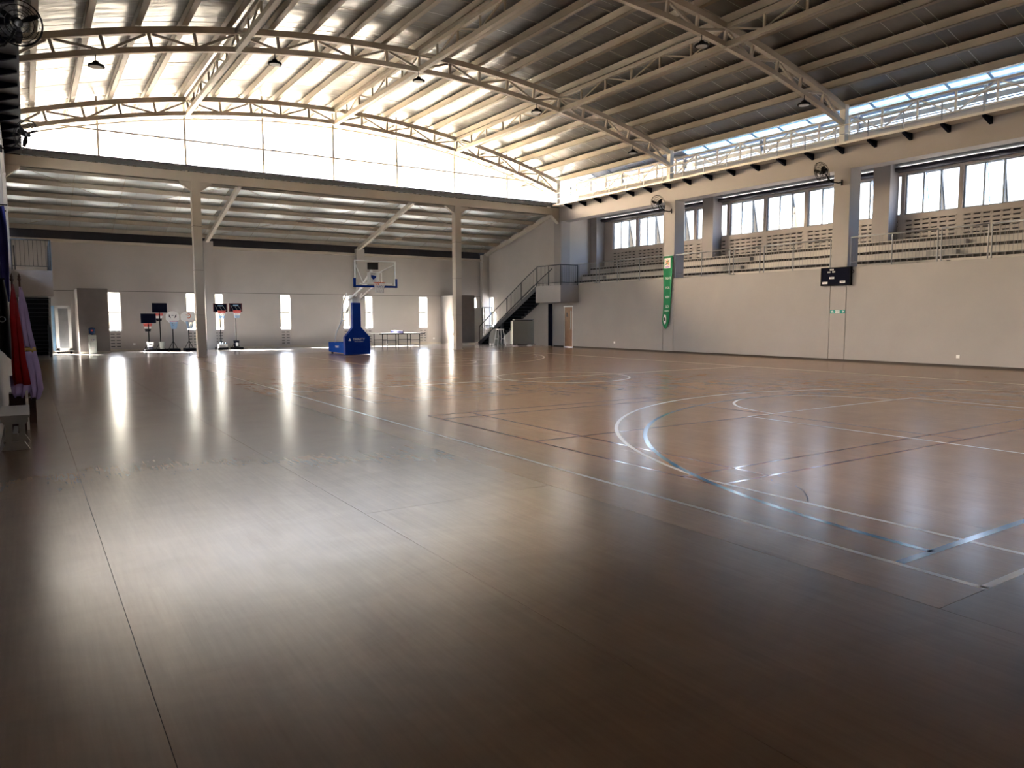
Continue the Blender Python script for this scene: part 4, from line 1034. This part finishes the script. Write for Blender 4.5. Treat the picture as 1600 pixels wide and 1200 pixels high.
# ------------------------------------------------------------------ left corner: mirror on casters, water dispenser
mi = empty('mobile_mirror', (1.25, 40.2, 0), 'tall white-framed board on casters beside the left staircase', 'board')
mb = MB(); 
for a in ((1.12, 1.24, .14, 2.22), (1.62, 1.74, .14, 2.22), (1.12, 1.74, 2.10, 2.22), (1.12, 1.74, .14, .26)): mb.box(a[0], a[1], 40.1, 40.16, a[2], a[3])
mb.build('frame', 'white', mi); B(1.24, 1.62, 40.12, 40.14, .26, 2.10).build('panel', 'galv', mi)
B(.98, 1.10, 40.3, 40.36, .12, 2.22).build('side_leaf', 'ribbon', mi)
for xx in (1.18, 1.68): MB().lathe((xx, 40.13, 0), [(.03, 0), (.055, .02), (.055, .1), (.03, .14)], 10).build('caster', 'black', mi)
B(1.05, 1.8, 40.08, 40.4, .10, .14).build('foot_rail', 'white', mi)
wd_ = empty('water_dispenser', (2.47, 38.5, 0), 'white water dispenser with a dark blue bottle against the dark left block', 'dispenser')
B(2.32, 2.62, 38.45, 38.78, 0, .88).build('body', 'offwhite', wd_)
B(2.36, 2.58, 38.44, 38.45, .58, .72).build('tap_recess', 'conc', wd_)
for xx in (2.42, 2.52): B(xx - .012, xx + .012, 38.41, 38.45, .64, .68).build('tap', 'red' if xx < 2.45 else 'blue', wd_)
em = MB().lathe((0, 0, 0), [(.001, 0), (.075, 0), (.075, .004), (.001, .004)], 16); em.v = [Vector((2.47 + p.x, 38.45 - p.z, .30 + p.y * 1.3)) for p in em.v]; em.build('round_print', 'conc', wd_)
MB().lathe((2.47, 38.61, .88), [(.05, 0), (.06, .03), (.13, .07), (.135, .16), (.125, .18), (.135, .2), (.135, .3), (.06, .34)], 16).build('bottle', mat('blue_bottle', (.02, .05, .16), .25), wd_, smooth=True)
B(2.42, 2.49, 38.472, 38.48, 1.05, 1.12).build('bottle_label', 'pink', wd_)

# ------------------------------------------------------------------ left wall: bench, flags, banners
be = empty('bench', (-.19, 11.2, 0), 'white wooden trestle bench by the left wall in front of the flags', 'bench')
B(-.34, -.025, 10.62, 11.85, .415, .45).build('seat', 'benchw', be); B(-.32, -.045, 10.66, 11.81, .36, .415).build('apron', 'benchw', be)
B(-.30, -.065, 10.70, 11.77, .335, .36).build('moulding', 'benchw', be)
for y in (10.86, 11.62):
    for xx in (-.255, -.115): B(xx - .03, xx + .03, y - .03, y + .03, .10, .335).build('leg', 'benchw', be)
    MB().prism([(-.335, 0), (-.04, 0), (-.095, .1), (-.28, .1)], 'y', y - .035, y + .035).build('foot', 'benchw', be)
B(-.21, -.16, 10.86, 11.62, .15, .2).build('stretcher', 'benchw', be)
fs_ = empty('flag_stand', (-.13, 12.95, 0), 'dark brown wooden flag stand with a white side edge behind the bench', 'stand')
MB().prism([(12.72, 0), (13.35, 0), (13.25, .52), (12.95, .52)], 'x', -.27, -.07).build('box', 'dkwood', fs_)
MB().prism([(12.70, 0), (12.74, 0), (12.98, .56), (12.94, .56)], 'x', -.07, -.035).build('side_edge', 'white', fs_)
fs2 = MB().prism([(13.55, 0), (14.05, 0), (13.95, .38), (13.65, .38)], 'x', -.12, .06).build('flag_block', 'dkwood'); tag(fs2, 'dark wooden block holding the lilac flag pole', 'stand')
def flag(name, label, base, top, cloth):
    o = empty(name, base, label, 'flag', 'flags standing by the left wall')
    MB().tube([base, top], .014, 8).build('pole', 'dkwood', o)
    MB().lathe(top, [(.012, -.02), (.022, 0), (.026, .02), (.015, .035), (.022, .05), (.01, .085), (.002, .11)], 10).build('finial', 'dkwood', o, smooth=True)
    def drape(rows, mm, nm):
        """rows: (z, x0, x1, y0, y1) edges of the cloth; folds in between"""
        N = 14; vs = []
        for ri, (z, x0, x1, y0, y1) in enumerate(rows):
            for j in range(N + 1):
                t = j / N; amp = .035 * min(1, ri / 2)
                f_ = math.sin(t * 15 + ri * .25) * amp
                vs.append((x0 + (x1 - x0) * t + f_ * .35, y0 + (y1 - y0) * t + f_, z + .02 * math.sin(t * 6) * (ri == len(rows) - 1)))
        fs = [(i * (N + 1) + j, i * (N + 1) + j + 1, (i + 1) * (N + 1) + j + 1, (i + 1) * (N + 1) + j) for i in range(len(rows) - 1) for j in range(N)]
        ob = MB().poly(vs, fs).build(nm, mm, o, smooth=True)
        sm = ob.modifiers.new('thick', 'SOLIDIFY'); sm.thickness = .006
        return ob
    for rows, mm, nm in cloth: drape(rows, mm, nm)
    return o
flag('flag', 'red flag over white hanging from a pole in the stand behind the bench', (-.17, 13.0, .3), (-.145, 12.75, 2.15),
     [([(2.10, -.15, -.13, 12.70, 12.82), (1.8, -.19, -.10, 12.62, 12.88), (1.4, -.205, -.06, 12.6, 12.9), (1.0, -.215, -.03, 12.58, 12.92), (.78, -.215, .0, 12.56, 12.94), (.66, -.20, .015, 12.56, 12.94)], 'red', 'red_cloth'),
      ([(.80, -.235, -.01, 12.68, 13.0), (.65, -.235, -.0, 12.68, 13.02), (.54, -.225, -.02, 12.70, 13.0), (.47, -.20, -.06, 12.74, 12.98)], 'lilac', 'white_cloth')])  # white cloth; the lilac of its shade is put into the colour
flag('flag', 'pale lilac flag with a gold band beside the red flag', (-.03, 13.85, .2), (-.06, 13.75, 2.20),
     [([(2.10, -.065, -.035, 13.7, 13.8), (1.8, -.09, .02, 13.62, 13.86), (1.4, -.08, .06, 13.6, 13.9), (1.16, -.06, .10, 13.6, 13.9)], 'lilac', 'lilac_cloth'),
      ([(1.16, -.06, .10, 13.6, 13.9), (1.10, -.06, .105, 13.6, 13.9)], 'gold', 'gold_band'),
      ([(1.10, -.06, .105, 13.6, 13.9), (.8, -.04, .15, 13.58, 13.92), (.5, -.02, .17, 13.6, 13.9), (.36, .0, .12, 13.62, 13.86)], 'lilac', 'lower_cloth')])
bf = empty('hanging_flag', (-.30, 12.2, 1.3), 'black flag with a pale ring emblem hanging on the left wall beside the red flag', 'flag')
vs = []; N = 10
for ri, (z, x0, x1) in enumerate(((2.14, -.325, -.235), (1.9, -.33, -.205), (1.6, -.335, -.195), (1.35, -.335, -.195), (1.2, -.33, -.2))):
    for j in range(N + 1): t = j / N; vs.append((x0 + (x1 - x0) * t, 12.3 + .05 * math.sin(t * 13 + ri * .3), z - .16 * t * (ri == 4)))
ob = MB().poly(vs, [(i * (N + 1) + j, i * (N + 1) + j + 1, (i + 1) * (N + 1) + j + 1, (i + 1) * (N + 1) + j) for i in range(4) for j in range(N)]).build('cloth', 'black_cloth', bf, smooth=True)
ob.modifiers.new('thick', 'SOLIDIFY').thickness = .006
MB().ring((-.275, 12.22, 1.60), .035, .007, axis='y', n=20).build('ring_emblem', 'galv', bf)
MB().tube([(-.36, 12.3, 2.14), (-.22, 12.3, 2.15)], .01, 6).build('hook', 'black', bf)
bb_ = empty('wall_banner', (-.33, 15.5, 1.9), 'narrow dark blue banner hanging nearly edge-on from a bracket on the left wall', 'banner')
MB().tube([(-.36, 15.5, 3.55), (-.17, 15.5, 3.55)], .012, 6).build('bracket', 'black', bb_)
vs = []
for z, x1 in ((3.53, -.22), (3.2, -.20), (2.8, -.20), (2.4, -.21), (1.9, -.23)):
    for j in range(9): t = j / 8; vs.append((-.345 + (x1 + .345) * t, 15.5 + .05 * math.sin(t * 8 + z), z))
ob = MB().poly(vs, [(i * 9 + j, i * 9 + j + 1, (i + 1) * 9 + j + 1, (i + 1) * 9 + j) for i in range(4) for j in range(8)]).build('cloth', 'navy_cloth', bb_, smooth=True)
ob.modifiers.new('thick', 'SOLIDIFY').thickness = .005
wb_ = empty('pale_pennant', (-.2, 17.5, 1.9), 'slim pale pennant with purple edge hanging on the left wall above the flags', 'banner')
B(-.26, -.24, 17.4, 17.42, 2.05, 3.68).build('purple_edge', 'violet', wb_); B(-.33, -.26, 17.4, 17.42, 2.0, 3.6).build('cloth', 'white', wb_)
MB().tube([(-.36, 17.42, 3.66), (-.22, 17.42, 3.68)], .015, 6).build('bracket', 'black', wb_)
